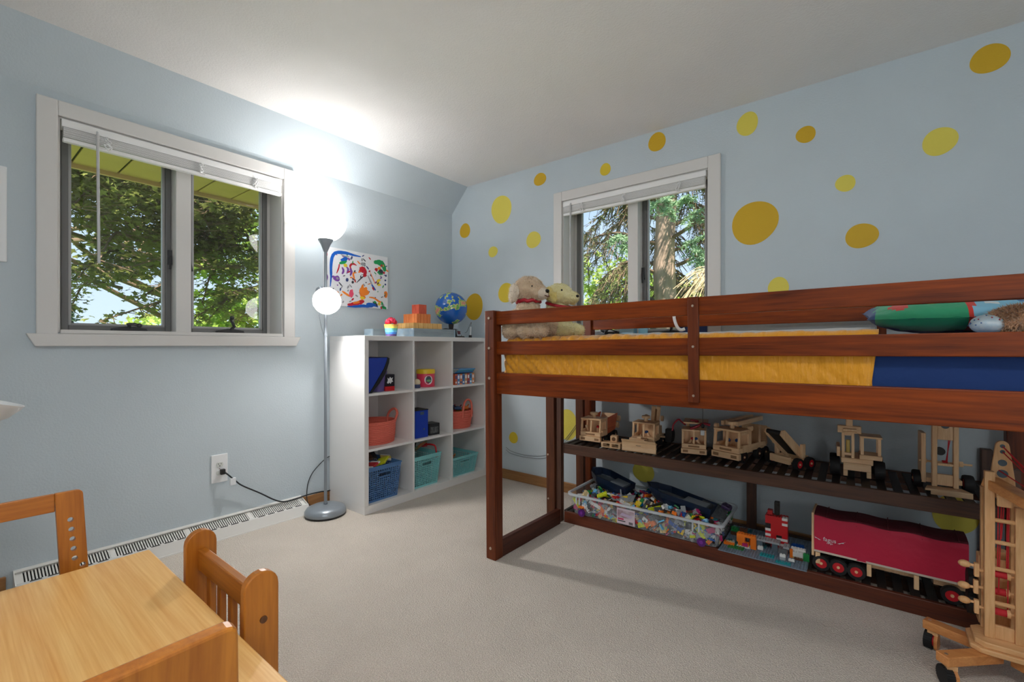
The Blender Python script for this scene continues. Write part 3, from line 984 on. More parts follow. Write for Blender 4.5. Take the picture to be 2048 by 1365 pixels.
# ================================================================ floor lamp
lamp = thing('floor_lamp', 'grey torchiere floor lamp with lit bowl and lit reading shade', 'floor lamp', (.218, -1.318, 0))
MB().lathe([(.118, .004), (.124, .016), (.123, .030), (.112, .046), (.085, .058), (.045, .064), (.012, .066)], 40).build('base', M_lamp, lamp, smooth=60)
MB().lathe([(.120, 0), (.123, .010), (.121, .012)], 40).build('base_pad', M_black, lamp, smooth=40)
MB().cyl((0, 0, .06), (0, 0, 1.69), .0095, None, 14).build('pole', M_lamp, lamp, smooth=60)
MB().cyl((0, 0, .068), (0, 0, .078), .0125, None, 14).cyl((0, 0, 1.13), (0, 0, 1.142), .012, None, 14).build('collar', M_lamp, lamp, smooth=40)
q = MB(); q.lathe([(.011, 1.660), (.016, 1.672), (.030, 1.708), (.050, 1.742), (.048, 1.744), (.028, 1.712), (.010, 1.690)], 28)
cone = q.build('cone_cup', M_lamp, lamp, smooth=60)
M_bowl = mat('lit_bowl_shade', srgb(250, 250, 250), rough=.5, emit=(1, .985, .955, 1), estr=BOWL_SHADE)
M_rdsh = mat('lit_reading_shade', srgb(250, 250, 250), rough=.5, emit=(1, .985, .955, 1), estr=READING_SHADE)
prof = []
for k in range(13):
    a = k / 12
    prof.append((.048 + (.128 - .048) * math.sin(a * PI / 2) ** .85, 1.738 + .122 * a ** 1.25))
inner = [(r_ - .004, z + .002) for r_, z in prof[::-1]]
MB().lathe(prof + inner, 40, close=True).build('bowl_shade', M_bowl, lamp, smooth=70)
MB().sph((0, 0, 1.80), .030, .030, .038, 14, 10).cyl((0, 0, 1.744), (0, 0, 1.785), .014, None, 12).build('bulb', M_bowl, lamp, smooth=60)
bl = bpy.data.lights.new('torchiere_bulb', 'POINT')
bl.energy = BULB_POWER; bl.shadow_soft_size = .035; bl.color = (1, .975, .94)
blo = bpy.data.objects.new('torchiere_bulb', bl); C.objects.link(blo); blo.parent = lamp; blo.location = (0, 0, 1.848)
# reading arm: short socket and egg-shaped shade, aimed down and forward
MB().cyl((0, 0, 1.36), (0, 0, 1.43), .0145, None, 16).build('joint', M_lamp, lamp, smooth=40)
ax = Vector((.62, -.04, -.50)).normalized()
hc = Vector((-.008, -.034, 1.418))
MB().cyl(hc, hc + ax * .055, .026, .030, 20).cyl((0, -.004, 1.40), hc + ax * .02, .008, None, 10).build('socket', M_lamp, lamp, smooth=40)
q = MB()
pr_ = [(.028, .0), (.050, .010), (.071, .034), (.0815, .066), (.080, .095), (.074, .112), (.068, .122)]
q.lathe(pr_ + [(r_ - .003, z - .002) for r_, z in pr_[::-1]], 28, close=True)
q.build('reading_shade', M_rdsh, lamp, smooth=70, loc=hc + ax * .045, rot=ax.to_track_quat('Z', 'Y').to_euler())
MB().sph(hc + ax * .115, .026, nu=14, nv=10).build('bulb', M_bowl, lamp, smooth=60)
rl = bpy.data.lights.new('reading_bulb', 'POINT')
rl.energy = READING_BULB; rl.shadow_soft_size = .03; rl.color = (1, .975, .94)
rlo = bpy.data.objects.new('reading_bulb', rl); C.objects.link(rlo); rlo.parent = lamp; rlo.location = hc + ax * .148
# cord down the pole
MB().tube(bez([(-.014, -.03, 1.40), (-.024, -.036, 1.30), (-.020, -.02, 1.20), (-.011, -.006, 1.135)], 6), .0022, 6).build('cord', M_lamp, lamp, smooth=60)

# power cords on the wall
cd_ = thing('power_cord', 'black power cord sagging from the wall outlet along the baseboard', 'cord', (0, -1.83, .35))
MB().box(.0075, .030, -.012, .012, -.018, .012).build('plug', M_black, cd_, bevel=.003)
q = MB()
pts = [(.028, 0.006, -.004), (.040, .028, -.030), (.034, .060, -.065), (.030, .10, -.105), (.028, .20, -.175), (.030, .28, -.235), (.034, .34, -.262), (.036, .42, -.262), (.034, .50, -.258), (.030, .58, -.262), (.028, .64, -.270), (.020, .72, -.262), (.0175, .80, -.25)]
q.tube(bez(pts, 6), .0042, 7)
q.build('cable', M_cord, cd_, smooth=60)
q = MB()
q.box(.030, .046, .030, .060, -.085, -.045)
q.build('cord_tag', mat('clear_tag', srgb(226, 230, 234), rough=.3), cd_, bevel=.002, rot=None)
c2 = thing('lamp_cord', 'thin black lamp cord looping up the wall behind the pole', 'cord', (.0, -1.3, 0))
MB().tube(bez([(.095, -.02, .012), (.055, -.05, .05), (.014, -.03, .14), (.010, .0, .21), (.008, .05, .26), (.006, .11, .30), (.005, .17, .315)], 6), .0028, 6).build('cable', M_cord, c2, smooth=60)
# thin wires on the dotted wall under the bed
c3 = thing('wall_wire', 'thin grey wire running along the dotted wall beneath the bed', 'cord', (.62, -.004, .2))
for k, z in enumerate((0.0, .02)):
    MB().tube(bez([(0, 0, .03 + z), (.06, 0, .005 + z), (.22, 0, .0 + z * .8), (.40, 0, .03 + z), (.55, 0, .16 + z), (.66, 0, .30 + z), (.74, 0, .42 + z)], 6), .0016, 5).build('wire', mat('grey_wire', srgb(120, 126, 130), rough=.5), c3, smooth=60)

# ================================================================ wall outlet
out = thing('wall_outlet', 'white duplex wall outlet with a black plug in it', 'outlet', (0, -1.841, .364))
MB().box(.0, .006, -.042, .042, -.078, .082).build('cover_plate', M_white, out, bevel=.003)
for z in (.024, -.022):
    rc = MB()
    rc.prism(arc(0, 0, .0175, -50, 50, 8) + arc(0, 0, .0175, 130, 230, 8), 'x', .006, .0085)
    ro = rc.build('receptacle', mat('receptacle_white', srgb(206, 210, 206), rough=.4), out, loc=(0, 0, z))
    if z > 0:
        MB().box(.0086, .0092, -.008, -.0055, .000, .009).box(.0086, .0092, .0055, .008, .001, .008).cyl((.0086, 0, -.007), (.0092, 0, -.007), .003, None, 10).build('slots', M_black, ro)
MB().cyl((.006, 0, .001), (.0075, 0, .001), .003, None, 10).build('screw', M_bolt, out)

# ================================================================ baseboard heater register
M_reg = mat('register_enamel', srgb(218, 217, 213), rough=.45)
M_regd = mat('register_inside', srgb(64, 64, 64), rough=.8)
reg = thing('baseboard_register', 'long white slotted baseboard heat register along the blue wall', 'heater', (0, -2.64, 0))
LR = 1.27
MB().prism([(0, .090), (.016, .090), (.020, .083), (.006, .070), (0, .070)], 'y', 0, LR).build('top_flange', M_reg, reg, bevel=.001)
MB().prism([(.0, .001), (.018, .001), (.018, .060), (.0, .066)], 'y', .004, LR - .004).build('back_plate', M_regd, reg)
MB().prism([(.100, .052), (.106, .056), (.128, .004), (.122, .004)], 'y', 0, LR).build('front_panel', M_reg, reg, bevel=.001)
MB().prism([(.074, .052), (.104, .056), (.104, .053), (.074, .049)], 'y', 0, LR).build('damper_ledge', M_reg, reg)
MB().prism([(.119, .0), (.134, .0), (.132, .006), (.119, .006)], 'y', 0, LR).build('bottom_lip', M_reg, reg)
for y in (0, LR - .004):
    MB().prism([(0, .088), (.016, .088), (.106, .054), (.128, .001), (0, .001)], 'y', y, y + .004).build('end_cap', M_reg, reg)
fin = MB().prism([(.008, .0755), (.074, .050), (.074, .045), (.008, .070)], 'y', 0, .0055).build('fin', M_reg, reg, loc=(0, .012, 0))
n = 118
for i in range(1, n):
    y = .012 + i * (LR - .026) / (n - 1)
    c = copy_obj(fin, reg); c.location = (0, y, 0)
for k in range(5):
    y = .004 + (LR - .03) * k / 4
    MB().prism([(.006, .0765), (.076, .0515), (.076, .046), (.006, .071)], 'y', y, y + .022).build('grille_bridge', M_reg, reg)
    if k < 4:
        for j in range(5):
            yy = y + .04 + j * .055
            MB().box(.086, .096, yy, yy + .036, .0535, .0565).build('ledge_slot', M_regd, reg)

# ================================================================ canvas painting
cv = thing('canvas_painting', 'square canvas with splashes of bright paint on the blue wall', 'painting', (0, -.957, 1.545))
MB().box(.0005, .017, -.260, .260, -.200, .200).build('canvas', mat('canvas_white', srgb(224, 226, 230), rough=.8, bump=.2, bscale=260), cv, bevel=.003)
PC = {'b': srgb(16, 92, 190), 'r': srgb(190, 24, 44), 'g': srgb(20, 150, 84), 'o': srgb(238, 130, 36), 'y': srgb(226, 200, 50), 'p': srgb(124, 70, 160), 'k': srgb(60, 62, 72), 'n': srgb(54, 70, 120), 'e': srgb(150, 152, 158), 'm': srgb(226, 80, 110)}
def stroke(col, pts, w, n=4):
    """a paint stroke: ribbon in the canvas plane, lying a hair above it; pts in canvas units 0..1 from the lower left"""
    P_ = [Vector((.0176 + random.uniform(0, .0008), -.260 + .52 * a, -.200 + .40 * b_)) for a, b_ in pts]
    path = bez(P_, n) if len(P_) > 1 else P_
    q = MB(); vs = []; fs = []
    for i, p in enumerate(path):
        d = path[min(i + 1, len(path) - 1)] - path[max(i - 1, 0)]
        d = d.normalized() if d.length > 1e-6 else Vector((0, 1, 0))
        nn = Vector((0, -d.z, d.y))
        f_ = math.sin(PI * (i + .6) / (len(path) + .2)) ** .5
        ww = 1.35 * w * f_ * (1 + .28 * noise.noise((p.y * 60, p.z * 60, w * 900)))
        vs += [p + nn * ww, p - nn * ww, p + nn * ww * .8 - Vector((.001, 0, 0)), p - nn * ww * .8 - Vector((.001, 0, 0))]
    for i in range(len(path) - 1):
        a = i * 4
        fs += [(a, a + 4, a + 5, a + 1), (a + 2, a + 3, a + 7, a + 6), (a, a + 2, a + 6, a + 4), (a + 1, a + 5, a + 7, a + 3)]
    l = (len(path) - 1) * 4
    fs += [(0, 1, 3, 2), (l, l + 2, l + 3, l + 1)]
    q.add(vs, fs)
    q.build('paint_stroke', mat('paint_' + col, PC[col], rough=.4), cv)
def blob(col, x, y, rx, ry, s_=0):
    rng = random.Random(int(x * 991 + y * 577))
    poly = []
    for i in range(22):
        t = 2 * PI * i / 22
        k = 1 + .30 * noise.noise((x * 30 + math.cos(t) * 1.6, y * 30 + math.sin(t) * 1.6, 0)) + rng.uniform(-.07, .07)
        poly.append((-.26 + .52 * x + rx * k * math.cos(t), -.2 + .4 * y + ry * k * math.sin(t)))
    MB().prism(poly, 'x', .0170, .0180 + rng.uniform(0, .0006)).build('paint_blob', mat('paint_' + col, PC[col], rough=.4), cv)
random.seed(8)
stroke('b', [(.09, .32), (.10, .50), (.10, .68), (.12, .84), (.18, .92), (.32, .94), (.44, .925), (.55, .92)], .0085)
stroke('g', [(.76, .86), (.85, .87), (.92, .82), (.95, .72)], .016)
stroke('b', [(.24, .80), (.30, .83), (.34, .86)], .010); stroke('g', [(.22, .74), (.28, .77), (.33, .80)], .008)
stroke('r', [(.18, .56), (.21, .66), (.22, .73)], .004); stroke('e', [(.24, .90), (.30, .88), (.37, .885)], .004)
blob('y', .31, .72, .014, .012); stroke('r', [(.40, .66), (.38, .72), (.42, .77), (.48, .75)], .006)
blob('r', .57, .69, .026, .022); stroke('r', [(.52, .66), (.58, .72), (.62, .66), (.60, .58), (.64, .60)], .009); blob('e', .58, .79, .020, .012)
blob('p', .18, .47, .024, .020); blob('e', .19, .475, .010, .008); stroke('p', [(.10, .49), (.15, .50)], .006)
stroke('p', [(.26, .56), (.28, .62), (.26, .68)], .006); stroke('p', [(.33, .58), (.35, .66), (.32, .70)], .006); stroke('p', [(.38, .55), (.40, .62), (.38, .68)], .007)
stroke('n', [(.33, .44), (.34, .50)], .008); stroke('k', [(.41, .42), (.43, .46)], .007)
stroke('o', [(.46, .44), (.44, .52), (.43, .60), (.48, .62)], .005); stroke('k', [(.48, .44), (.56, .54), (.62, .60)], .003)
blob('o', .60, .30, .038, .032); stroke('o', [(.58, .42), (.57, .36), (.55, .28), (.58, .18), (.62, .20)], .011); blob('n', .61, .31, .014, .010); stroke('b', [(.58, .27), (.63, .32), (.66, .28)], .004)
blob('m', .40, .24, .017, .030); stroke('o', [(.26, .26), (.32, .22), (.38, .18)], .006); stroke('e', [(.24, .30), (.27, .36)], .003)
stroke('o', [(.68, .20), (.76, .19), (.84, .14), (.91, .12)], .005); stroke('o', [(.955, .34), (.965, .28), (.955, .22)], .012)
stroke('r', [(.34, .03), (.44, .05), (.54, .09), (.60, .12)], .011); stroke('o', [(.40, .06), (.50, .09), (.58, .15)], .006); blob('y', .57, .175, .018, .010)
stroke('b', [(.34, -.0), (.46, .01), (.58, .03), (.66, .03), (.76, .06), (.83, .03)], .008); blob('b', .70, .06, .034, .018)
blob('r', .80, .73, .013, .013); blob('o', .85, .76, .014, .011); blob('k', .88, .71, .020, .016); blob('g', .87, .68, .024, .016); blob('r', .93, .69, .009, .009)
stroke('y', [(.87, .55), (.83, .52), (.83, .46), (.88, .45)], .009); blob('n', .965, .64, .008, .008); blob('n', .955, .55, .008, .007); blob('n', .955, .47, .007, .007)
stroke('e', [(.66, .60), (.70, .50), (.74, .42)], .004); stroke('o', [(.70, .66), (.74, .56), (.78, .46)], .003); stroke('b', [(.72, .44), (.76, .38), (.79, .34)], .006)
stroke('k', [(.74, .12), (.79, .08), (.82, .05)], .007); blob('y', .85, .09, .012, .012); stroke('g', [(.89, .14), (.91, .06), (.90, .02)], .007); stroke('g', [(.87, .03), (.93, .03), (.97, .01)], .009); stroke('g', [(.76, .13), (.80, .10)], .006)
stroke('k', [(.95, .27), (.94, .24)], .004); blob('k', .89, .22, .004, .004); blob('k', .91, .23, .004, .004); blob('r', .885, -.0 + .02, .007, .010)
stroke('r', [(.02, .93), (.035, .86), (.02, .80)], .006); stroke('p', [(.02, .55), (.03, .47), (.025, .40)], .010); stroke('k', [(.10, .24), (.14, .30)], .003)
for k in range(70):
    x, y = random.uniform(.08, .97), random.uniform(.05, .95)
    stroke(random.choice('eekkonpgr'), [(x, y), (x + random.uniform(-.05, .05), y + random.uniform(-.06, .06))], random.uniform(.002, .0052))
# light switch plate at the left edge of the view and the rim of a white shade hanging there
tag(MB().box(.0, .012, -.36, .0, -.205, .205).build('white_wall_panel', M_white, None, bevel=.004, loc=(0, -2.657, 1.633)), 'flat white rectangular panel on the wall left of the window', 'wall panel')

ob = thing('bowl_lamp', 'white tilted bowl shade of a lamp at the very edge of the view', 'lamp', (.90, -2.803, 0))
q = MB(); q.lathe([(.02, .0), (.05, .010), (.082, .034), (.100, .062), (.106, .076), (.102, .076), (.096, .062), (.078, .038), (.046, .015), (.0, .006)], 36)
q.build('bowl', M_white, ob, smooth=60, loc=(0, 0, .845), rot=(R(-18), 0, 0))
MB().cyl((0, 0, .012), (0, 0, .85), .010, None, 12).build('pole', M_lamp, ob, smooth=40)
MB().lathe([(.10, 0), (.10, .010), (.02, .018), (.0, .018)], 28).build('base', M_lamp, ob, smooth=40)

# ================================================================ children's table and chairs
HN_D, HN_L = srgb(196, 128, 50), srgb(232, 172, 92)
M_tabx = wood('bamboo_top', srgb(224, 158, 80), srgb(250, 204, 130), 0, 34, .32, coat=.3, along=.025, warp=.6)
M_honx = wood('honey_x', srgb(156, 86, 16), srgb(202, 126, 40), 0, 20, .38, coat=.2)
M_hony = wood('honey_y', srgb(156, 86, 16), srgb(202, 126, 40), 1, 20, .38, coat=.2)
M_honz = wood('honey_z', srgb(156, 86, 16), srgb(202, 126, 40), 2, 20, .38, coat=.2)
tab = thing('kids_table', 'low honey-coloured bamboo children\'s table with a smooth top', 'table', (1.345, -3.10, 0))
TL, TW, TH = .845, .622, .50
MB().box(0, TL, 0, TW, TH - .018, TH).build('table_top', M_tabx, tab, bevel=.003)
for sx in (0, 1):
    for sy in (0, 1):
        x = .03 + sx * (TL - .105); y = .03 + sy * (TW - .105)
        MB().box(x, x + .045, y, y + .045, 0, TH - .018).build('leg', M_honz, tab, bevel=.006)
for y in (.045, TW - .065):
    MB().box(.075, TL - .075, y, y + .018, TH - .075, TH - .0185).build('apron', M_honx, tab, bevel=.002)
for x in (.045, TL - .065):
    MB().box(x, x + .018, .075, TW - .075, TH - .075, TH - .0185).build('apron', M_hony, tab, bevel=.002)

def frame_chair(name, label, loc, rz, panel):
    """reclined frame back with a row of holes in each upright; local +x is the way the sitter faces"""
    t = thing(name, label, 'chair', loc, rz)
    hw = .155
    def pt(s_, z):        # back frame leans away from the sitter
        return -.045 * (z - .28) / .40
    th = .018
    lean = math.atan(.045 / .40)
    def splay(z): return hw + .030 * (.68 - z) / .2 * .5
    # back frame, built flat and leaned
    fr = empty('back_frame', (0, 0, .28), rot=(0, -lean, 0)); fr.parent = t
    H2 = .425 if panel else .402
    HU = H2 - .30 if panel else H2
    for s_ in (-1, 1):
        prof = [(s_ * (hw + .024), -.26), (s_ * (hw + .024 - .055), -.26), (s_ * (hw - .045), HU), (s_ * (hw + .010), HU)] if panel else [(s_ * (hw + .024), -.26), (s_ * (hw + .024 - .055), -.26), (s_ * (hw - .055), H2 - .004), (s_ * (hw - .055), H2)]
        if not panel: prof += [(s_ * (hw - .012), H2)] + [(s_ * (hw - .012 + .012 * math.sin(R(a))), H2 - .012 + .012 * math.cos(R(a))) for a in (30, 60, 90)]
        up = MB().prism(prof, 'x', -th / 2, th / 2).build('upright', M_honz, fr, bevel=.002)
        if panel: continue
        # the row of adjustment holes
        ct = bmesh.new()
        for k in range(6):
            z = H2 - .075 - .0255 * k
            yy = s_ * (hw - .026 + .010 * (k / 6))
            if k == 5: yy = s_ * (hw - .004); z = H2 - .075 - .0255 * 4.85
            mtx = Matrix.Translation((0, yy, z)) @ Matrix.Rotation(R(90), 4, 'Y')
            bmesh.ops.create_cone(ct, cap_ends=True, segments=14, radius1=.0062, radius2=.0062, depth=.06, matrix=mtx)
        cm = bpy.data.meshes.new('holes'); ct.to_mesh(cm); ct.free()
        cutter = bpy.data.objects.new('holes', cm); C.objects.link(cutter); cutter.parent = fr
        bpy.context.view_layer.update()
        md = up.modifiers.new('holes', 'BOOLEAN'); md.object = cutter; md.solver = 'EXACT'
        dg = bpy.context.evaluated_depsgraph_get(); dg.update()
        nm = bpy.data.meshes.new_from_object(up.evaluated_get(dg))
        up.modifiers.clear(); up.data = nm
        bpy.data.objects.remove(cutter, do_unlink=True)
    if panel:
        c_ = .014
        prof = [(-hw - .012, H2 - .24), (hw + .012, H2 - .24)] + [(hw - c_ + c_ * math.sin(R(a)), H2 - c_ + c_ * math.cos(R(a))) for a in (90, 60, 30, 0)] + [(-hw + c_ - c_ * math.sin(R(a)), H2 - c_ + c_ * math.cos(R(a))) for a in (0, 30, 60, 90)]
        MB().prism(prof, 'x', -th / 2 - .002, th / 2 + .002).build('back_board', M_honz, fr, bevel=.004)
        MB().box(-th / 2 + .001, th / 2 - .001, -(hw - .04), hw - .04, H2 - .285, H2 - .245).build('lumbar_rail', M_hony, fr, bevel=.002)
    else:
        MB().box(-th / 2 + .001, th / 2 - .001, -(hw - .055), hw - .055, H2 - .047, H2 - .0005).build('top_rail', M_hony, fr, bevel=.002)
        MB().box(-th / 2 + .001, th / 2 - .001, -(hw - .045), hw - .045, H2 - .30, H2 - .24).build('lumbar_rail', M_hony, fr, bevel=.002)
    MB().box(.012, .29, -.14, .14, .272, .288).build('seat', M_honx, t, bevel=.004)
    for s_ in (-1, 1):
        MB().prism([(.235, 0), (.275, 0), (.275, .271), (.235, .271)], 'y', s_ * .12 - .011, s_ * .12 + .011).build('leg', M_honz, t, bevel=.003)
        MB().box(.01, .235, s_ * .12 - .008, s_ * .12 + .008, .235, .271).build('seat_rail', M_honx, t, bevel=.002)
    return t
frame_chair('kids_chair', 'honey wood child\'s chair with a holed open back frame beside the blue wall', (1.285, -2.755, 0), 0, False)
frame_chair('kids_chair', 'honey wood child\'s chair with a solid back panel at the near end of the table', (2.215, -2.755, 0), R(180), True)
# chair with slatted back and round-topped side posts, pushed in on the far side
sc_ = thing('kids_chair', 'honey wood child\'s chair with slatted back and round-topped side posts', 'chair', (1.735, -2.455, 0), 0)
for x0 in (-.185, .165):
    prof = [(-.002, 0), (.068, 0), (.068, .555)] + arc(.033, .557, .035, 0, 180, 10) + [(-.002, .555)]
    pp = MB().prism(prof, 'x', x0, x0 + .020).build('side_post', M_honz, sc_, bevel=.003)
    xx = x0 + .020 if x0 > 0 else x0
    MB().cyl((xx - .001, .036, .49), (xx + .0022, .036, .49), .008, .0075, 14).cyl((xx + .0018, .036, .49), (xx + .0026, .036, .49), .003, None, 6).build('bolt_head', mat('bronze_bolt', srgb(120, 84, 60), rough=.35, metal=.7), pp)
MB().box(-.165, .165, .024, .044, .492, .545).build('top_rail', M_honx, sc_, bevel=.003)
MB().box(-.165, .165, .024, .044, .30, .335).build('lower_rail', M_honx, sc_, bevel=.003)
for i in range(4):
    x = -.102 + i * .066
    MB().box(x - .011, x + .011, .027, .041, .335, .492).build('back_slat', M_honz, sc_, bevel=.002)
MB().box(-.165, .165, -.26, .022, .262, .280).build('seat', M_honx, sc_, bevel=.004)
for x0 in (-.185, .165):
    MB().box(x0, x0 + .020, -.27, -.215, 0, .40).build('front_post', M_honz, sc_, bevel=.003)
    MB().box(x0 + .001, x0 + .019, -.214, -.0025, .385, .40).build('arm_rail', M_hony, sc_, bevel=.002)

# ================================================================ added ceiling dome, out of view, brightens the whole room
cl = thing('added_fill_dome', 'added frosted round fill dome on the ceiling, out of view', 'ceiling light', (2.95, -3.0, 2.438))
M_dome = mat('fill_dome_lit', srgb(250, 250, 250), rough=.5, emit=(1, .98, .95, 1), estr=FILL_DOME)
MB().lathe([(.0, -.115), (.08, -.108), (.14, -.085), (.18, -.045), (.19, -.02)], 32).build('dome', M_dome, cl, smooth=70)
MB().lathe([(.195, -.022), (.20, -.018), (.20, 0)], 32).build('rim', M_lamp, cl, smooth=40)

# added paper lantern, out of view, fills in light from behind the camera
ln = thing('added_fill_lantern', 'added white paper lantern for fill light, out of view behind the camera', 'floor lamp', (4.10, -3.28, 0))
M_lan = mat('fill_paper_lit', srgb(250, 248, 244), rough=.7, emit=(1, .98, .95, 1), estr=FILL_LANTERN)
MB().sph((0, 0, 1.22), .19, .19, .21, 28, 18).build('paper_globe', M_lan, ln, smooth=True)
MB().cyl((0, 0, .02), (0, 0, 1.02), .010, None, 12).build('pole', M_lamp, ln, smooth=40)
MB().lathe([(.13, 0), (.13, .012), (.03, .024), (.0, .024)], 28).build('base', M_lamp, ln, smooth=40)
# ================================================================ on top of the organizer
TOPZ = 1.131
# rainbow snow-cone cup
cup = thing('rainbow_cup', 'rainbow-striped toy cup heaped with red berries on the white organizer', 'toy', (.335, -.905, TOPZ))
bands = [srgb(92, 66, 128), srgb(70, 130, 220), srgb(120, 200, 240), srgb(110, 200, 180), srgb(240, 228, 110), srgb(250, 196, 90)]
z = 0.001
for i, c in enumerate(bands):
    r0 = .034 + .0022 * i; h = .0135
    MB().lathe([(r0, z), (r0 + .0012, z + h * .5), (r0 + .0022, z + h)], 20).build('stripe_band', mat('rainbow_%d' % i, c, rough=.4), cup, smooth=60)
    z += h
rng = random.Random(3)
M_berry = mat('berry_red', srgb(206, 28, 60), rough=.35); M_berry2 = mat('berry_pink', srgb(232, 66, 96), rough=.35)
for k in range(13):
    a = k * 2.4; rr = .030 * math.sqrt(k / 13)
    q = MB(); q.sph((rr * math.cos(a), rr * math.sin(a), z + .012 + .024 * (1 - k / 13)), .0155, nu=12, nv=8)
    q.build('berry', (M_berry, M_berry2)[k % 2], cup, smooth=True)

# two weathered blue-grey wooden boxes
M_wea = mat('weathered_blue_wood', srgb(128, 142, 150), rough=.7, col2=srgb(166, 178, 184), vscale=30, stretch=(1, .12, 1), bump=.2, bscale=60)
M_wea2 = mat('weathered_pale_end', srgb(150, 182, 206), rough=.7, col2=srgb(190, 208, 220), vscale=20)
def plank_box(label, loc, sx, sy, sz, group):
    t = thing('wooden_box', label, 'box', loc, 0, group)
    w = .010
    MB().box(0, w, w, sy - w, 0, sz).build('side_board', M_wea, t, bevel=.001)
    MB().box(sx - w, sx, w, sy - w, 0, sz).build('side_board', M_wea, t, bevel=.001)
    MB().box(0, sx, 0, w, 0, sz).build('end_board', M_wea2, t, bevel=.001)
    MB().box(0, sx, sy - w, sy, 0, sz).build('end_board', M_wea2, t, bevel=.001)
    MB().box(w, sx - w, w, sy - w, sz - .012, sz - .002).build('lid_board', M_wea, t, bevel=.001)
    return t
plank_box('long blue-grey weathered wooden box carrying the toy blocks', (.20, -.755, TOPZ), .185, .415, .060, 'weathered boxes on the organizer')
plank_box('short blue-grey weathered wooden box behind the rainbow cup', (.10, -.96, TOPZ), .095, .20, .054, 'weathered boxes on the organizer')

# toy building blocks stacked as a pyramid on the long box
BZ = TOPZ + .060
def block(x, y, z, sx, sy, sz, m, lab, rz=0.0):
    o = MB().box(-sx / 2, sx / 2, -sy / 2, sy / 2, 0, sz).build('wooden_block', m, None, bevel=.0018, loc=(x, y, z), rot=(0, 0, rz))
    return tag(o, lab, 'block', 'wooden blocks stacked on the long box')
MY = wood('block_natural', srgb(222, 168, 92), srgb(242, 200, 130), 2, 40, .5, along=.2)
MO = wood('block_orange', srgb(214, 112, 48), srgb(240, 150, 84), 2, 40, .5, along=.15)
MR = wood('block_red', srgb(186, 66, 44), srgb(222, 100, 70), 2, 40, .5, along=.15)
ORD = ['first', 'second', 'third', 'fourth', 'fifth', 'sixth', 'seventh']
for j in range(6):
    for i in range(4):
        if 0 < i < 3 and 0 < j < 5: continue
        block(.352 - .046 * i, -.722 + .046 * j, BZ, .044, .044, .040, MY, ORD[j] + ' natural block from the lamp end, ' + ORD[i] + ' from the front, bottom of the pyramid', .012 * ((i + 2 * j) % 3 - 1))
for j in range(4):
    for i in range(5):
        if 0 < i < 4 and 0 < j < 3: continue
        block(.345 - .031 * i, -.683 + .033 * j, BZ + .040, .029, .031, .068, MO, ORD[j] + ' upright orange block from the lamp end, ' + ORD[i] + ' from the front, mid pyramid', .02 * ((i + j) % 3 - 1))
for i in range(2):
    block(.335 - .041 * i, -.640, BZ + .108, .039, .072, .068, MR, ['front', 'rear'][i] + ' red block on the peak of the pyramid')

# globe
gl = thing('globe', 'blue world globe on a black stand with buttons', 'globe', (.262, -.265, TOPZ))
def globe_mat():
    m = bpy.data.materials.new('globe_map'); m.use_nodes = True
    nt = m.node_tree; b_ = nt.nodes['Principled BSDF']
    b_.inputs['Roughness'].default_value = .12; b_.inputs['Coat Weight'].default_value = .5
    tc = nt.nodes.new('ShaderNodeTexCoord')
    n = nt.nodes.new('ShaderNodeTexNoise'); n.inputs['Scale'].default_value = 9.5; n.inputs['Detail'].default_value = 5; n.inputs['Roughness'].default_value = .55
    nt.links.new(tc.outputs['Object'], n.inputs['Vector'])
    r = nt.nodes.new('ShaderNodeValToRGB'); r.color_ramp.interpolation = 'CONSTANT'
    els = r.color_ramp.elements
    els[0].position = 0; els[0].color = srgb(14, 92, 180)
    els[1].position = .535; els[1].color = srgb(196, 200, 110)
    e2 = els.new(.555); e2.color = srgb(96, 170, 96)
    e3 = els.new(.60); e3.color = srgb(206, 176, 110)
    e4 = els.new(.64); e4.color = srgb(204, 132, 120)
    nt.links.new(n.outputs['Fac'], r.inputs[0]); nt.links.new(r.outputs[0], b_.inputs['Base Color'])
    return m
MB().sph((0, 0, .236), .131, nu=40, nv=24).build('sphere', globe_mat(), gl, smooth=True)
MB().cyl((0, 0, .060), (0, 0, .108), .016, .022, 18).build('neck', M_black, gl, smooth=40)
MB().prism([(-.075, 0), (.075, 0), (.066, .012), (-.066, .012)], 'x', -.085, .085).build('stand_foot', M_black, gl, bevel=.003)
MB().prism([(-.070, .012), (.066, .012), (.022, .062), (-.022, .062)], 'x', -.062, .062).build('stand_body', mat('stand_grey', srgb(44, 48, 54), rough=.35), gl, bevel=.004)
MB().tube(bez([(-.0, -.115, .058), (.0, -.06, .068), (0, .0, .064), (0, .06, .066), (0, .105, .050)], 6), .006, 8).build('ring_arm', M_black, gl, smooth=60)
q = MB(); q.box(-.026, .026, -.021, .021, 0, .003)
q.build('button_panel', mat('panel_silver', srgb(170, 184, 192), rough=.3), gl, loc=(.064, .02, .038), rot=(0, R(75), 0))
q = MB(); q.box(-.014, .014, -.015, .015, 0, .003)
q.build('display', mat('display_red', srgb(90, 20, 34), rough=.2), gl, loc=(.0665, .02, .040), rot=(0, R(75), 0))
pen = thing('stylus_pen', 'white stylus pen standing in a black holder beside the globe', 'pen', (.335, -.118, TOPZ))
MB().cyl((0, 0, .0), (0, 0, .022), .014, .012, 16).build('holder', M_black, pen, smooth=40)
MB().cyl((0, 0, .016), (.004, .0, .092), .0062, .0055, 12).build('barrel', M_white, pen, smooth=40)
MB().tube(bez([(.004, 0, .092), (.006, .004, .118), (.002, .010, .128), (-.004, .0, .108), (-.008, -.03, .052), (-.012, -.052, .040)], 5), .0016, 5).build('tether', M_black, pen, smooth=60)

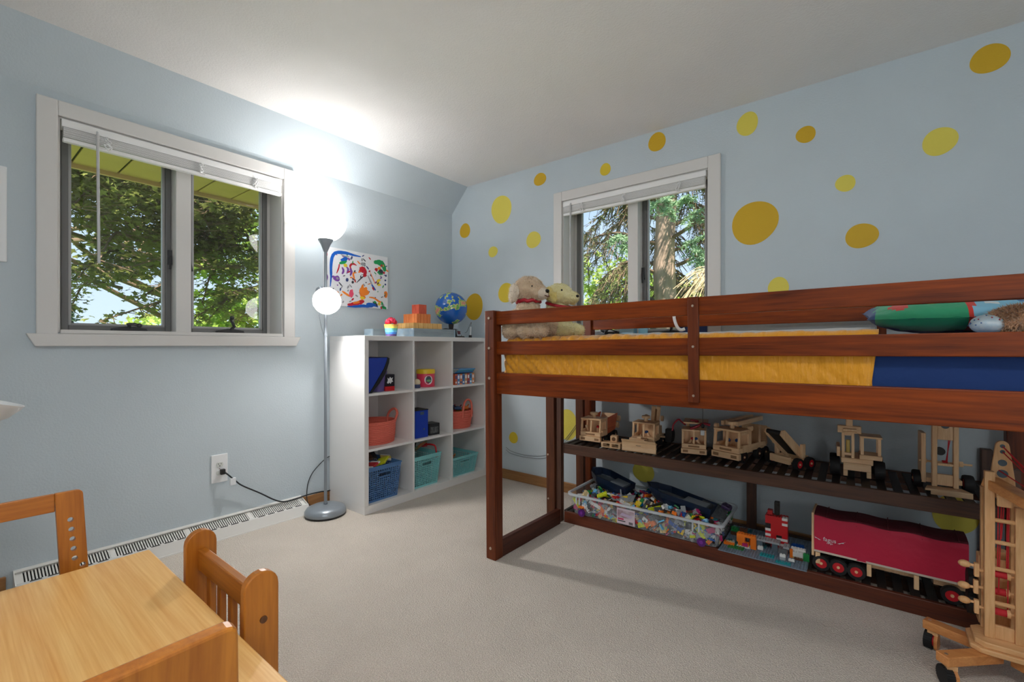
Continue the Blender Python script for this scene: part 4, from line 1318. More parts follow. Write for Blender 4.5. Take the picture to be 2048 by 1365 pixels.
# ================================================================ inside the cubes
def zrow(k): return CUBEZ[k] + (it if k else 0) - (it if k else 0)
Z0, Z1, Z2 = CUBEZ[0], CUBEZ[1], CUBEZ[2]
M_royal = mat('royal_blue', srgb(18, 54, 156), rough=.6, bump=.15, bscale=90)
# blue bag with black trim (top row, first cube)
bag = thing('folded_bag', 'royal blue fabric pouch with black edging leaning in the top cube', 'bag', (.355, -1.135, Z2))
MB().prism([(0, 0), (.010, 0), (.165, .215), (.150, .226), (.0, .226)], 'x', -.15, .052).build('body', M_royal, bag, bevel=.006)
MB().prism([(.004, .0), (.024, .0), (.085, .060), (.130, .120), (.158, .190), (.163, .222), (.147, .230), (.140, .205), (.110, .135), (.060, .065)], 'x', -.152, .056).build('edging', mat('black_webbing', srgb(20, 22, 26), rough=.8), bag, bevel=.003)
# purple bucket
def rope_basket(name, label, cat, loc, rx, ry, h, turns, m, flare=1.12, belly=0.0, rz=0.0):
    t = thing(name, label, cat, loc, rz)
    rr = h / turns / 2
    for k in range(turns):
        f = 1 + (flare - 1) * (k / turns) + belly * math.sin(PI * k / turns)
        pts = []
        n = 40
        for i in range(n + 1):
            a = 2 * PI * i / n
            pts.append((rx * f * math.cos(a), ry * f * math.sin(a), rr + k * 2 * rr))
        MB().tube(pts, rr * 1.06, 7).build('rope_coil', m, t, smooth=70)
    MB().prism([(rx * math.cos(2 * PI * i / 32), ry * math.sin(2 * PI * i / 32)) for i in range(32)], 'z', .001, .006).build('bottom', m, t)
    return t
M_purp = mat('purple_rubber', srgb(104, 88, 150), rough=.5)
bk = thing('ribbed_bucket', 'small purple ribbed bucket with a loop handle behind the blue pouch', 'bucket', (.32, -1.005, Z2))
prof = []
for k in range(10):
    z = .130 * k / 9
    prof += [(.046 + .016 * k / 9, z), (.0485 + .016 * k / 9, z + .006)]
prof = [(0, .002)] + prof + [(.058, .134), (.044, .01), (0, .01)]
MB().lathe(prof, 28).build('tub', M_purp, bk, smooth=50)
MB().tube(bez([(0, -.058, .130), (0, -.04, .168), (0, .0, .182), (0, .04, .168), (0, .058, .130)], 6), .004, 6).build('handle', M_black, bk, smooth=60)
bx = thing('game_box', 'small black and red box with a white emblem in the top cube', 'box', (.345, -.945, Z2), R(-4))
MB().box(-.035, .035, -.036, .036, .032, .112).build('lid', mat('box_black', srgb(22, 24, 34), rough=.4), bx, bevel=.002)
MB().box(-.0352, .0352, -.0362, .0362, 0, .0315).build('bottom', mat('box_red', srgb(190, 26, 36), rough=.4), bx, bevel=.002)
q = MB(); q.prism([(-.024, .056), (-.014, .050), (-.006, .058), (.004, .048), (.012, .060), (.024, .062), (.016, .074), (.022, .092), (.010, .084), (.0, .096), (-.008, .082), (-.020, .090), (-.016, .074)], 'x', .0352, .0358)
q.build('emblem', M_white, bx)
# pink tin with yellow lid
tin = thing('round_tin', 'pink round tin with a yellow lid in the top middle cube', 'tin', (.305, -.570, Z2))
MB().lathe([(.066, .001), (.067, .004), (.067, .098), (.066, .100)], 40).build('drum', mat('pink_tin', srgb(222, 60, 92), rough=.4), tin, smooth=50)
MB().lathe([(.0695, .098), (.0700, .124), (.066, .130), (.0, .131)], 40).build('lid', mat('yellow_tin', srgb(232, 196, 40), rough=.4), tin, smooth=50)
def curved_patch(parent, name, r_, a0, z0, hw, hh, m, shape):
    q = MB(); vs = []; n = len(shape)
    for dr in (.0002, .0010):
        for (u, v) in shape:
            a = a0 + u * hw / r_
            vs.append(((r_ + dr) * math.cos(a), (r_ + dr) * math.sin(a), z0 + v * hh))
    q.add(vs, [tuple(range(n)), tuple(range(2 * n - 1, n - 1, -1))] + [(i, (i + 1) % n, n + (i + 1) % n, n + i) for i in range(n)])
    return q.build(name, m, parent)
ov = [(math.cos(2 * PI * i / 18), math.sin(2 * PI * i / 18)) for i in range(18)]
curved_patch(tin, 'sticker_border', .067, R(-22), .053, .031, .034, M_white, ov)
curved_patch(tin, 'sticker_centre', .0682, R(-22), .055, .022, .025, mat('sticker_dark', srgb(64, 84, 96), rough=.4), ov)
curved_patch(tin, 'sticker_stripe', .0692, R(-22), .048, .018, .008, mat('sticker_green', srgb(120, 170, 110), rough=.4), ov)
sm = thing('toy_figure', 'small beige and blue rounded toy beside the pink tin', 'toy', (.35, -.690, Z2))
MB().sph((0, 0, .040), .026, .024, .026, 14, 10).build('head', mat('toy_beige', srgb(206, 190, 160), rough=.6), sm, smooth=True)
MB().lathe([(.022, 0), (.026, .010), (.022, .026), (.0, .030)], 16).build('torso', mat('toy_navy', srgb(60, 72, 110), rough=.6), sm, smooth=True)
# row of little paperbacks
cols = [srgb(206, 96, 60), srgb(90, 140, 190), srgb(214, 126, 70), srgb(60, 120, 176), srgb(196, 150, 110), srgb(186, 70, 60), srgb(84, 150, 196), srgb(220, 140, 84)]
names = ['orange-red', 'pale blue', 'light orange', 'mid blue', 'tan', 'brick red', 'sky blue', 'apricot']
x0 = .245
for i in range(8):
    y = -.348 + i * .0275
    hgt = .083 + .004 * ((i * 3) % 3)
    t = thing('paperback_book', names[i] + ' spined small paperback in the row in the top cube nearest the corner', 'book', (x0, y, Z2), 0, 'paperbacks in the top cube')
    cv_ = mat('book_cover_%d' % i, cols[i], rough=.4)
    MB().box(0, .145, 0, .0015, 0, hgt).box(0, .145, .0245, .026, 0, hgt).box(.1435, .145, .0015, .0245, 0, hgt).build('cover', cv_, t)
    MB().box(.003, .1435, .0015, .0245, .002, hgt - .003).build('pages', mat('book_pages', srgb(226, 220, 206), rough=.8), t)
    MB().box(.145, .1454, .006, .020, hgt * .55, hgt * .86).build('title_strip', mat('book_title_%d' % (i % 3), (srgb(40, 80, 140), srgb(228, 224, 200), srgb(196, 220, 236))[i % 3], rough=.5), t)
    MB().box(.145, .1454, .006, .020, hgt * .12, hgt * .30).build('cover_band', mat('book_title_%d' % ((i + 1) % 3), (1, 1, 1, 1)), t)
for i in range(3):
    t = thing('paperback_book', ['blue', 'teal', 'white-edged blue'][i] + ' thin paperback lying flat across the row of little books', 'book', (.262 + .004 * i, -.340 + .012 * i, Z2 + .0915 + i * .0105), R(2 * i - 2), 'paperbacks in the top cube')
    cv_ = mat('flat_cover_%d' % i, (srgb(40, 110, 170), srgb(50, 130, 150), srgb(90, 150, 200))[i], rough=.35)
    MB().box(0, .125, 0, .195, .0, .0012).box(0, .125, 0, .195, .0085, .0098).box(.1235, .125, 0, .195, .0012, .0085).build('cover', cv_, t)
    MB().box(.002, .1235, .002, .193, .0012, .0085).build('pages', mat('book_pages', (1, 1, 1, 1)), t)

# coral rope baskets
M_coral = mat('coral_rope', srgb(228, 116, 98), rough=.75, bump=.4, bscale=160)
def loop_handle(t, x, y0, y1, z0, h, m, r_=.0075, out=.01):
    ym = (y0 + y1) / 2
    MB().tube(bez([(x, y0, z0 - .045), (x + out * .6, y0, z0), (x + out, y0 + (ym - y0) * .25, z0 + h * .75), (x + out, ym, z0 + h), (x + out, y1 - (y1 - ym) * .25, z0 + h * .75), (x + out * .6, y1, z0), (x, y1, z0 - .045)], 6), r_, 8).build('handle', m, t, smooth=60)
b1 = rope_basket('rope_basket', 'wide coral rope basket, nearly empty, in the middle cube nearest the lamp', 'basket', (.235, -.985, Z1), .128, .148, .150, 13, M_coral, 1.05, .03)
MB().tube(bez([(.075, .118, .10), (.08, .132, .15), (.088, .140, .190), (.060, .146, .215), (.010, .150, .205), (-.030, .150, .165), (-.035, .148, .10)], 6), .0085, 8).build('handle', M_coral, b1, smooth=60)
MB().tube(bez([(.075, -.118, .10), (.06, -.140, .18), (.010, -.148, .19), (-.035, -.142, .10)], 6), .0085, 8).build('handle', M_coral, b1, smooth=60)
b2 = rope_basket('rope_basket', 'coral rope basket with a tall loop handle holding toys', 'basket', (.275, -.215, Z1), .100, .112, .140, 12, M_coral, 1.2, .02)
loop_handle(b2, .118, -.050, .050, .135, .095, M_coral, .0085, .006)
rng = random.Random(5)
tcols = [srgb(210, 170, 50), srgb(120, 40, 60), srgb(60, 50, 60), srgb(230, 190, 90), srgb(170, 50, 50), srgb(60, 90, 130), srgb(200, 190, 180), srgb(96, 64, 44), srgb(220, 120, 50)]
def odd_toy(name, lab, loc, s_, m, seed, group):
    """rumpled little toy: a lumpy rounded body with a limb"""
    rg = random.Random(seed)
    t = thing(name, lab, 'toy', loc, rg.uniform(0, 6), group)
    q = MB(); q.sph((0, 0, 0), s_, s_ * .7, s_ * .55, 12, 8)
    q.v = [tuple(Vector(p) * (1 + .25 * noise.noise(Vector(p) * 30 + Vector((seed, 0, 0))))) for p in q.v]
    q.build('body', m, t, smooth=True)
    MB().tube(bez([(s_ * .5, 0, 0), (s_ * 1.0, s_ * .2, s_ * .35), (s_ * 1.3, 0, s_ * .75)], 4), s_ * .18, 7).build('limb', m, t, smooth=True)
for k in range(9):
    a = k * 2.4; rr = .075 * math.sqrt((k + .5) / 9)
    cn = ['yellow', 'maroon', 'dark grey', 'light gold', 'red', 'steel blue', 'cream', 'brown', 'orange'][k]
    odd_toy('small_toy', cn + ' little toy heaped in the coral basket with the tall handle', (.275 + rr * math.cos(a), -.215 + rr * math.sin(a), Z1 + .142 + .008 * (k % 3)), .030, mat('small_toy_%d' % k, tcols[k], rough=.5), k, 'toys in the coral basket')

# blue magazine file and black box in the middle cube
mf = thing('magazine_file', 'tall royal blue plastic file box in the middle cube', 'file box', (.275, -.735, Z1), R(-3))
M_bpl = mat('blue_plastic', srgb(14, 56, 168), rough=.35)
MB().box(0, .12, 0, .004, 0, .195).box(0, .12, .108, .112, 0, .195).box(0, .004, .004, .108, 0, .195).box(.116, .12, .004, .108, 0, .195).box(.004, .116, .004, .108, 0, .006).build('case', M_bpl, mf, bevel=.002)
MB().box(-.002, .122, -.002, .114, .195, .202).build('lid', M_black, mf, bevel=.002)
MB().box(.1202, .123, .040, .074, .165, .186).cyl((.1202, .075, .06), (.123, .075, .06), .007, None, 14).build('latch', mat('latch_grey', srgb(70, 90, 110), rough=.4), mf, bevel=.001)
kb = thing('patterned_box', 'small black box with grey printed panel in the middle cube', 'box', (.285, -.595, Z1), R(-6))
MB().box(0, .10, 0, .095, 0, .085).build('carton', mat('box_dark', srgb(30, 32, 36), rough=.4), kb, bevel=.003)
MB().box(.1002, .1006, .012, .082, .014, .060).build('printed_panel', mat('box_print', srgb(110, 112, 112), rough=.5, col2=srgb(44, 46, 50), vscale=60), kb)

# woven-look plastic baskets
def woven(name, label, loc, sx, sy, h, m, nx, ny, nz, taper=.86, slot=True):
    """open tapered box whose four sides are a lattice of strips with real holes; local x depth, y width"""
    t = thing(name, label, 'basket', loc)
    def P_(side, u, v, d=0.0):
        k = taper + (1 - taper) * v
        X, Y = sx / 2 * k - d, sy / 2 * k - d
        z = h * v
        return {'f': (X, -Y + 2 * Y * u, z), 'b': (-X, Y - 2 * Y * u, z), 'l': (-X + 2 * X * u, -Y, z), 'r': (X - 2 * X * u, Y, z)}[side]
    th = .0030
    for side, n in (('f', ny), ('b', ny), ('l', nx), ('r', nx)):
        q = MB()
        lo, hi = .06, .90
        def slab(u0, u1, v0, v1):
            vs = [P_(side, u0, v0), P_(side, u1, v0), P_(side, u1, v1), P_(side, u0, v1)] + [P_(side, u0, v0, th), P_(side, u1, v0, th), P_(side, u1, v1, th), P_(side, u0, v1, th)]
            q.add(vs, [(0, 1, 2, 3), (7, 6, 5, 4), (0, 4, 5, 1), (1, 5, 6, 2), (2, 6, 7, 3), (3, 7, 4, 0)])
        slab(0, 1, 0, lo); slab(0, 1, hi, 1)
        du = 1.0 / n; dv = (hi - lo) / nz
        hs = (.33, .67) if slot and side in 'fb' else None
        sl_v = (.70, .80)
        for i in range(n + 1):
            u = i * du
            a, b_ = max(0, u - du * .17), min(1, u + du * .17)
            if hs and hs[0] < u < hs[1]:
                slab(a, b_, lo, sl_v[0]); slab(a, b_, sl_v[1], hi)
            else:
                slab(a, b_, lo, hi)
        for k in range(1, nz):
            v = lo + dv * k
            if hs and sl_v[0] < v < sl_v[1]:
                slab(0, hs[0], v - dv * .18, v + dv * .18); slab(hs[1], 1, v - dv * .18, v + dv * .18)
            else:
                slab(0, 1, v - dv * .18, v + dv * .18)
        if hs:
            slab(hs[0] - .02, hs[1] + .02, sl_v[1], sl_v[1] + .05); slab(hs[0] - .02, hs[1] + .02, sl_v[0] - .05, sl_v[0])
        q.build('lattice_side', m, t)
    k = taper
    MB().box(-sx / 2 * k, sx / 2 * k, -sy / 2 * k, sy / 2 * k, 0, .004).build('bottom', m, t)
    q = MB()
    X, Y = sx / 2 + .004, sy / 2 + .004
    q.box(X - .007, X, -Y, Y, h - .003, h + .006).box(-X, -X + .007, -Y, Y, h - .003, h + .006).box(-X + .007, X - .007, -Y, -Y + .007, h - .003, h + .006).box(-X + .007, X - .007, Y - .007, Y, h - .003, h + .006)
    q.build('rim', m, t, bevel=.002)
    return t
M_bb = mat('denim_blue_plastic', srgb(76, 118, 170), rough=.5)
M_tb = mat('teal_plastic', srgb(130, 202, 204), rough=.5)
woven('plastic_basket', 'denim blue woven-look plastic basket in the bottom cube nearest the lamp', (.262, -1.012, Z0), .31, .258, .228, M_bb, 14, 15, 14)
woven('plastic_basket', 'tall teal woven-look plastic basket in the bottom middle cube', (.262, -.650, Z0), .31, .262, .222, M_tb, 14, 16, 14)
woven('plastic_basket', 'shallow teal woven-look plastic basket in the bottom cube nearest the corner', (.262, -.258, Z0), .31, .285, .145, M_tb, 14, 17, 9)
# what shows above the rims
def packet(name, lab, cat, loc, rot, sx, sy, sz, m, band=None, group=None):
    t = thing(name, lab, cat, loc, rot=rot, group=group)
    MB().box(-sx / 2, sx / 2, -sy / 2, sy / 2, -sz / 2, sz / 2).build('sleeve', m, t, bevel=.002)
    if band:
        MB().box(-sx / 2 - .0005, sx / 2 + .0005, -sy * .28, sy * .28, -sz / 2 - .0005, sz / 2 + .0005).build('printed_band', band, t)
    return t
mred = mat('print_red', srgb(196, 52, 60), rough=.4); mwh = mat('print_white', srgb(222, 224, 228), rough=.4)
mlime = mat('print_lime', srgb(222, 226, 40), rough=.35); mdk = mat('print_dark', srgb(40, 38, 40), rough=.5)
packet('snack_packet', 'white packet with a red band in the blue basket', 'packet', (.355, -1.075, Z0 + .232), (R(20), R(-8), R(8)), .08, .085, .012, mwh, mred, 'packets in the blue basket')
packet('snack_packet', 'crumpled lime-yellow packet in the blue basket', 'packet', (.340, -.985, Z0 + .238), (R(16), R(-18), R(30)), .075, .085, .014, mlime, None, 'packets in the blue basket')
packet('snack_packet', 'dark flat packet at the back of the blue basket', 'packet', (.22, -1.03, Z0 + .258), (R(14), R(12), R(-20)), .12, .13, .014, mdk, mat('print_brown', srgb(96, 60, 40), rough=.5), 'packets in the blue basket')
packet('snack_packet', 'small pale packet wedged in the blue basket', 'packet', (.30, -.925, Z0 + .245), (R(30), R(10), R(70)), .07, .05, .012, mwh, mat('print_gold', srgb(206, 180, 90), rough=.4), 'packets in the blue basket')
packet('picture_book', 'brown and green picture book leaning out of the tall teal basket', 'book', (.30, -.640, Z0 + .262), (R(24), R(-30), R(-14)), .13, .115, .014, mat('print_olive', srgb(88, 96, 62), rough=.4), mat('print_rust', srgb(150, 96, 60), rough=.4))
packet('picture_book', 'dark green book at the back of the tall teal basket', 'book', (.22, -.705, Z0 + .235), (R(10), R(-50), R(10)), .14, .09, .014, mat('print_green', srgb(30, 84, 50), rough=.4))
packet('toy_case', 'black toy case upright in the tall teal basket', 'case', (.19, -.64, Z0 + .250), (0, R(-70), R(4)), .12, .12, .03, mdk)
rg_ = thing('toy_hammer', 'red plastic toy tool hooked over the rim of the tall teal basket', 'toy', (.345, -.560, Z0 + .262), R(-8))
MB().tube(bez([(-.06, -.02, .006), (-.01, .0, .016), (.03, .020, .008), (.042, .024, -.030), (.044, .026, -.062)], 5), .0065, 8).build('shaft', mat('toy_red', srgb(198, 26, 36), rough=.35), rg_, smooth=60)
MB().sph((.044, .026, -.068), .015, .012, .012, 12, 8).cyl((-.065, -.045, .006), (-.055, .005, .006), .014, .014, 12).build('knob', mat('toy_red', (1, 0, 0, 1)), rg_, smooth=40)
for k, (dx, dy, c, cn) in enumerate(((.02, -.10, srgb(150, 90, 60), 'brown'), (.05, -.06, srgb(190, 120, 70), 'tan'), (-.01, -.04, srgb(120, 60, 50), 'rust-coloured'), (.0, -.085, srgb(90, 70, 56), 'dark brown'))):
    odd_toy('small_toy', cn + ' little toy in the shallow teal basket', (.262 + dx, -.258 + dy, Z0 + .125 + .012 * (k % 2)), .034, mat('teal_toy_%d' % k, c, rough=.6), 30 + k, 'toys in the shallow teal basket')
# ================================================================ plush toys on the bed
def fur_mat(name, col, col2, sc_=60, bump=.8):
    return mat(name, col, rough=.95, col2=col2, vscale=sc_ * .6, bump=bump, bscale=sc_ * 3, sheen=.5, spec=.1)
def plush(mb_pts, m, name, parent, seed=0, amp=.006, fuzz=0, fl=.008, label=None):
    """one continuous fuzzy body from overlapping ellipsoids, remeshed into a single skin; fuzz adds short fur tufts"""
    q = MB()
    for c, r_ in mb_pts:
        rr = r_ if isinstance(r_, tuple) else (r_, r_, r_)
        q.sph(c, *rr, nu=18, nv=12)
    o = q.build(name, m, parent, smooth=180)
    rm = o.modifiers.new('skin', 'REMESH'); rm.mode = 'VOXEL'; rm.voxel_size = .0055; rm.use_smooth_shade = True
    sm_ = o.modifiers.new('soft', 'SMOOTH'); sm_.iterations = 6
    dg = bpy.context.evaluated_depsgraph_get(); dg.update()
    me = bpy.data.meshes.new_from_object(o.evaluated_get(dg))
    o.modifiers.clear(); o.data = me
    rng = random.Random(seed)
    for v in me.vertices:
        v.co += v.normal * amp * noise.noise(v.co * 55 + Vector((seed, 0, 0)))
    if fuzz:
        bm = bmesh.new(); bm.from_mesh(me); bm.normal_update()
        fcs = list(bm.faces)
        for _ in range(fuzz):
            f = rng.choice(fcs)
            p = f.calc_center_median(); n = f.normal
            d = (n + Vector((rng.gauss(0, .6), rng.gauss(0, .6), rng.gauss(-.25, .5)))).normalized() * fl * rng.uniform(.6, 1.3)
            w = d.cross(Vector((rng.gauss(0, 1), rng.gauss(0, 1), rng.gauss(0, 1)))).normalized() * fl * .16
            vs = [bm.verts.new(x) for x in (p - w - n * .001, p + w - n * .001, p + d)]
            bm.faces.new(vs)
        bm.to_mesh(me); bm.free()
    for p in me.polygons: p.use_smooth = True
    if not me.materials: me.materials.append(m)
    if label: o['label'] = label
    return o
M_bear = fur_mat('tan_fur', srgb(206, 176, 142), srgb(226, 202, 172))
M_bearl = fur_mat('cream_fur', srgb(226, 208, 186), srgb(236, 224, 206))
M_yelfur = fur_mat('pale_yellow_fur', srgb(226, 214, 150), srgb(238, 230, 180))
M_bow = mat('red_ribbon', srgb(176, 28, 46), rough=.5)
M_eye = mat('eye_black', srgb(14, 12, 12), rough=.1)
MZ = 1.104
bear = thing('plush_bear', 'tan plush bear with a red ribbon collar sitting on the bed', 'plush toy', (1.575, -1.000, MZ), R(0))
# local: faces +x (to the right along the bed), seen from the front rail
plush([((0, .0, .085), (.080, .068, .085)), ((.0, 0, .150), (.062, .056, .055)), ((.0, .0, .175), (.045, .042, .04)),
       ((-.055, -.045, .085), (.055, .036, .060)), ((.085, -.045, .045), (.068, .036, .042)), ((-.075, -.050, .040), (.050, .038, .042)),
       ((.02, -.055, .040), (.050, .036, .042)), ((.125, -.050, .052), (.028, .034, .046)), ((.10, .06, .045), (.07, .04, .042)), ((-.10, .0, .03), (.03, .03, .03))],
      M_bear, 'body', bear, 1, .005, 5200, .010)
plush([((0.0, 0, .245), (.078, .072, .066)), ((.05, 0, .228), (.052, .048, .042)), ((.0, 0, .20), (.05, .05, .03))], M_bear, 'head', bear, 2, .004, 3600, .009)
plush([((.082, 0, .220), (.034, .036, .031))], M_bearl, 'muzzle', bear, 3, .002, 500, .006)
for s_ in (-1, 1):
    plush([((-.036, s_ * .070, .232), (.030, .018, .040)), ((-.045, s_ * .072, .205), (.026, .016, .030))], M_bearl, 'ear', bear, 4 + s_, .003, 900, .008)
    MB().sph((.053, s_ * .044, .254), .0065, nu=10, nv=8).build('eye', M_eye, bear, smooth=True)
MB().sph((.113, 0, .230), .010, .014, .010, 12, 8).build('nose', M_eye, bear, smooth=True)
MB().tube([(.112, -.020, .208), (.114, 0, .204), (.112, .020, .208)], .0022, 6).build('mouth', mat('mouth_maroon', srgb(96, 40, 40), rough=.7), bear)
q = MB(); q.tube([(.058 * math.cos(2 * PI * i / 24), .056 * math.sin(2 * PI * i / 24), .186 + .004 * math.sin(i * 2.1)) for i in range(25)], .009, 8)
rb = q.build('collar', M_bow, bear, smooth=60)

dog = thing('plush_dog', 'pale yellow plush dog with a red ribbon behind the tan bear', 'plush toy', (1.685, -.890, MZ), R(-8))
plush([((-.02, 0, .080), (.085, .070, .082)), ((-.01, 0, .150), (.060, .055, .060)), ((.06, -.04, .04), (.07, .035, .038)), ((.06, .04, .04), (.07, .035, .038))], M_yelfur, 'body', dog, 11, .004, 3000, .009)
plush([((0, 0, .222), (.072, .064, .056)), ((.060, 0, .205), (.056, .042, .034)), ((.090, 0, .200), (.030, .034, .026))], M_yelfur, 'head', dog, 12, .003, 2600, .008)
for s_ in (-1, 1):
    plush([((-.012, s_ * .066, .232), (.028, .014, .028)), ((.014, s_ * .070, .208), (.034, .014, .026)), ((.03, s_ * .070, .190), (.022, .012, .018))], fur_mat('ear_yellow', srgb(214, 192, 104), srgb(232, 214, 140)), 'ear', dog, 14 + s_, .002, 600, .007)
    MB().sph((.052, s_ * .040, .238), .005, nu=10, nv=8).build('eye', M_eye, dog, smooth=True)
MB().sph((.118, 0, .206), .007, .010, .007, 12, 8).build('nose', M_eye, dog, smooth=True)
q = MB(); q.tube([(-.005 + .060 * math.cos(2 * PI * i / 24), .056 * math.sin(2 * PI * i / 24), .170 - .25 * .060 * math.cos(2 * PI * i / 24)) for i in range(25)], .008, 8)
q.build('collar', M_bow, dog, smooth=60)

# ---------------------------------------------------------------- printed pillow and brown fluffy toy at the head of the bed
def pillow(name, label, loc, rz, sx, sy, h, mats, pick):
    t = thing(name, label, 'pillow', loc, rot=(R(5), 0, rz))
    nx, ny = 44, 34
    vs = []; fs = []; mi = []
    for side in (1, -1):
        for i in range(nx + 1):
            for j in range(ny + 1):
                u = -1 + 2 * i / nx; v = -1 + 2 * j / ny
                f = (max(0, 1 - abs(u) ** 2.6) * max(0, 1 - abs(v) ** 2.6)) ** .55
                pin = 1 - .07 * (1 - abs(u)) * abs(v) - .0
                z = h * .5 + side * h * .5 * f * (1 + .10 * noise.noise((u * 2.2, v * 2.2, side * 3))) + .004 * noise.noise((u * 7, v * 7, side))
                vs.append((u * sx / 2 * (1 - .06 * (1 - abs(v) ** 2)), v * sy / 2 * (1 - .06 * (1 - abs(u) ** 2)), z))
    N = (nx + 1) * (ny + 1)
    for s_ in (0, 1):
        for i in range(nx):
            for j in range(ny):
                a = s_ * N + i * (ny + 1) + j
                q_ = (a, a + ny + 1, a + ny + 2, a + 1)
                fs.append(q_ if s_ == 0 else q_[::-1])
                mi.append(pick(-1 + 2 * (i + .5) / nx, -1 + 2 * (j + .5) / ny, s_))
    b_ = MB(); b_.v = vs; b_.f = fs; b_.mi = mi
    o = b_.build('cushion', mats, t, smooth=180)
    return t
def cl_(n, r_, g, b_): return mat('pillow_' + n, srgb(r_, g, b_), rough=.75, bump=.2, bscale=50, sheen=.2)
pm = [cl_('green', 40, 158, 112), cl_('navy', 22, 66, 128), cl_('yellow', 234, 200, 30), cl_('sky', 132, 196, 226), cl_('red', 206, 52, 40), cl_('orange', 204, 100, 60), cl_('white', 222, 228, 232), cl_('blue', 40, 130, 200)]
def pick(u, v, s_):
    w = u + .08 * noise.noise((u * 3, v * 3, 1))
    h = (v + 1) / .8 if s_ == 0 else -(v + 1) / .5
    h += .06 * noise.noise((u * 5, v * 5, 7))
    if h < -.55 or h > 1.9: return 1
    if w > .14: return 3 if noise.noise((u * 4, v * 4, 3)) < .12 else (7 if noise.noise((u * 5, v * 5, 9)) > .1 else 6)
    if w > .06: return 4 if h < .40 else 2
    if ((w + .22) / .34) ** 2 + ((h - .62) / .34) ** 2 < 1: return 5 if h > .78 else 2
    if ((w + .64) / .13) ** 2 + ((h - .34) / .16) ** 2 < 1: return 4
    if w < -.90: return 1
    return 0
pillow('printed_pillow', 'pillow with a bright green, yellow and blue print at the head of the bed', (3.135, -.66, 1.116), R(2), .46, .62, .125, pm, pick)
fz = thing('fluffy_toy', 'curly brown fluffy plush toy with a patterned cloth lining beside the pillow', 'plush toy', (3.275, -.985, 1.102), R(0))
M_brf = fur_mat('brown_curly_fur', srgb(200, 150, 110), srgb(236, 192, 152), 40, 1.0)
plush([((.03, 0, .040), (.12, .055, .040)), ((.10, .0, .046), (.06, .055, .042)), ((-.03, 0, .034), (.06, .045, .034))], M_brf, 'body', fz, 31, .006, 9000, .014)
q = MB(); q.sph((-.085, -.004, .028), .040, .046, .028, 20, 12)
q.build('lining', mat('floral_lining', srgb(186, 210, 226), rough=.8, col2=srgb(216, 226, 232), vscale=90), fz, smooth=True)
rng = random.Random(2)
for k in range(16):
    a = rng.uniform(PI * .6, PI * 1.7); e_ = rng.uniform(-.3, 1.0)
    c = Vector((-.085 + .0405 * math.cos(e_) * math.cos(a), -.004 + .0465 * math.cos(e_) * math.sin(a), .028 + .0285 * math.sin(e_)))
    MB().sph(c, .0019, nu=8, nv=6).build('printed_sprig', mat('sprig_%d' % (k % 2), (srgb(190, 50, 70), srgb(70, 110, 170))[k % 2], rough=.7), fz)

# white strap hanging from the far guard rail
st_ = thing('fabric_strap', 'white fabric strap looped over the far guard rail', 'strap', (2.035, -.13, 1.16))
pth = bez([(-.022, .014, .085), (-.024, -.012, .086), (-.018, -.012, .050), (-.002, -.014, .014), (.018, -.016, .0), (.040, -.014, .006)], 6)
q = MB(); vs = []; fs = []
for i, p in enumerate(pth):
    d = (pth[min(i + 1, len(pth) - 1)] - pth[max(i - 1, 0)]).normalized()
    nn = Vector((d.z, 0, -d.x)); nn = nn.normalized() if nn.length > .1 else Vector((1, 0, 0))
    vs += [p - nn * .009, p + nn * .009]
fs = [(2 * i, 2 * i + 2, 2 * i + 3, 2 * i + 1) for i in range(len(pth) - 1)]
o = q.add(vs, fs).build('webbing', M_white, st_, smooth=True)
sd = o.modifiers.new('thickness', 'SOLIDIFY'); sd.thickness = .0016

# things on the window sill behind the bed
SZ = WZ0 + .0145
packet('hardcover_book', 'dark blue book lying on the sill of the window behind the bed', 'book', (2.075, .055, SZ + .0215), (0, 0, R(2)), .165, .10, .042, mat('book_navy', srgb(44, 66, 120), rough=.45), mat('book_grey', srgb(110, 122, 146), rough=.5))
packet('tissue_box', 'pale blue box on the sill of the window behind the bed', 'box', (1.640, .06, SZ + .0205), (0, 0, R(-2)), .10, .08, .040, mat('pale_blue_box', srgb(150, 190, 208), rough=.5), mat('pale_blue_band', srgb(112, 160, 186), rough=.5))
packet('notepad', 'light blue upright pad on the sill beside the pale blue box', 'notepad', (1.735, .07, SZ + .0305), (R(-8), 0, R(4)), .06, .012, .058, mat('sky_pad', srgb(150, 212, 236), rough=.5))
wt = thing('toy_tractor', 'small grey metal toy on the window sill behind the bed', 'toy', (1.52, .05, SZ), R(15))
MB().box(-.05, .05, -.016, .016, .008, .020).build('chassis', M_greydk, wt, bevel=.002)
for x in (-.035, .035):
    MB().cyl((x, -.022, .012), (x, .022, .012), .012, None, 14).build('wheel', M_black, wt, smooth=40)
MB().tube(bez([(-.045, 0, .02), (-.02, 0, .036), (.02, 0, .026), (.05, 0, .018)], 5), .004, 6).build('boom', M_greydk, wt, smooth=60)
pp_ = tag(MB().prism([(0, 0), (.20, .005), (.19, .12), (.01, .10)], 'z', 0, .0012).build('loose_paper', mwh, None, loc=(1.90, .0, SZ)), 'loose sheet of white paper on the sill beside the dark blue book', 'paper')
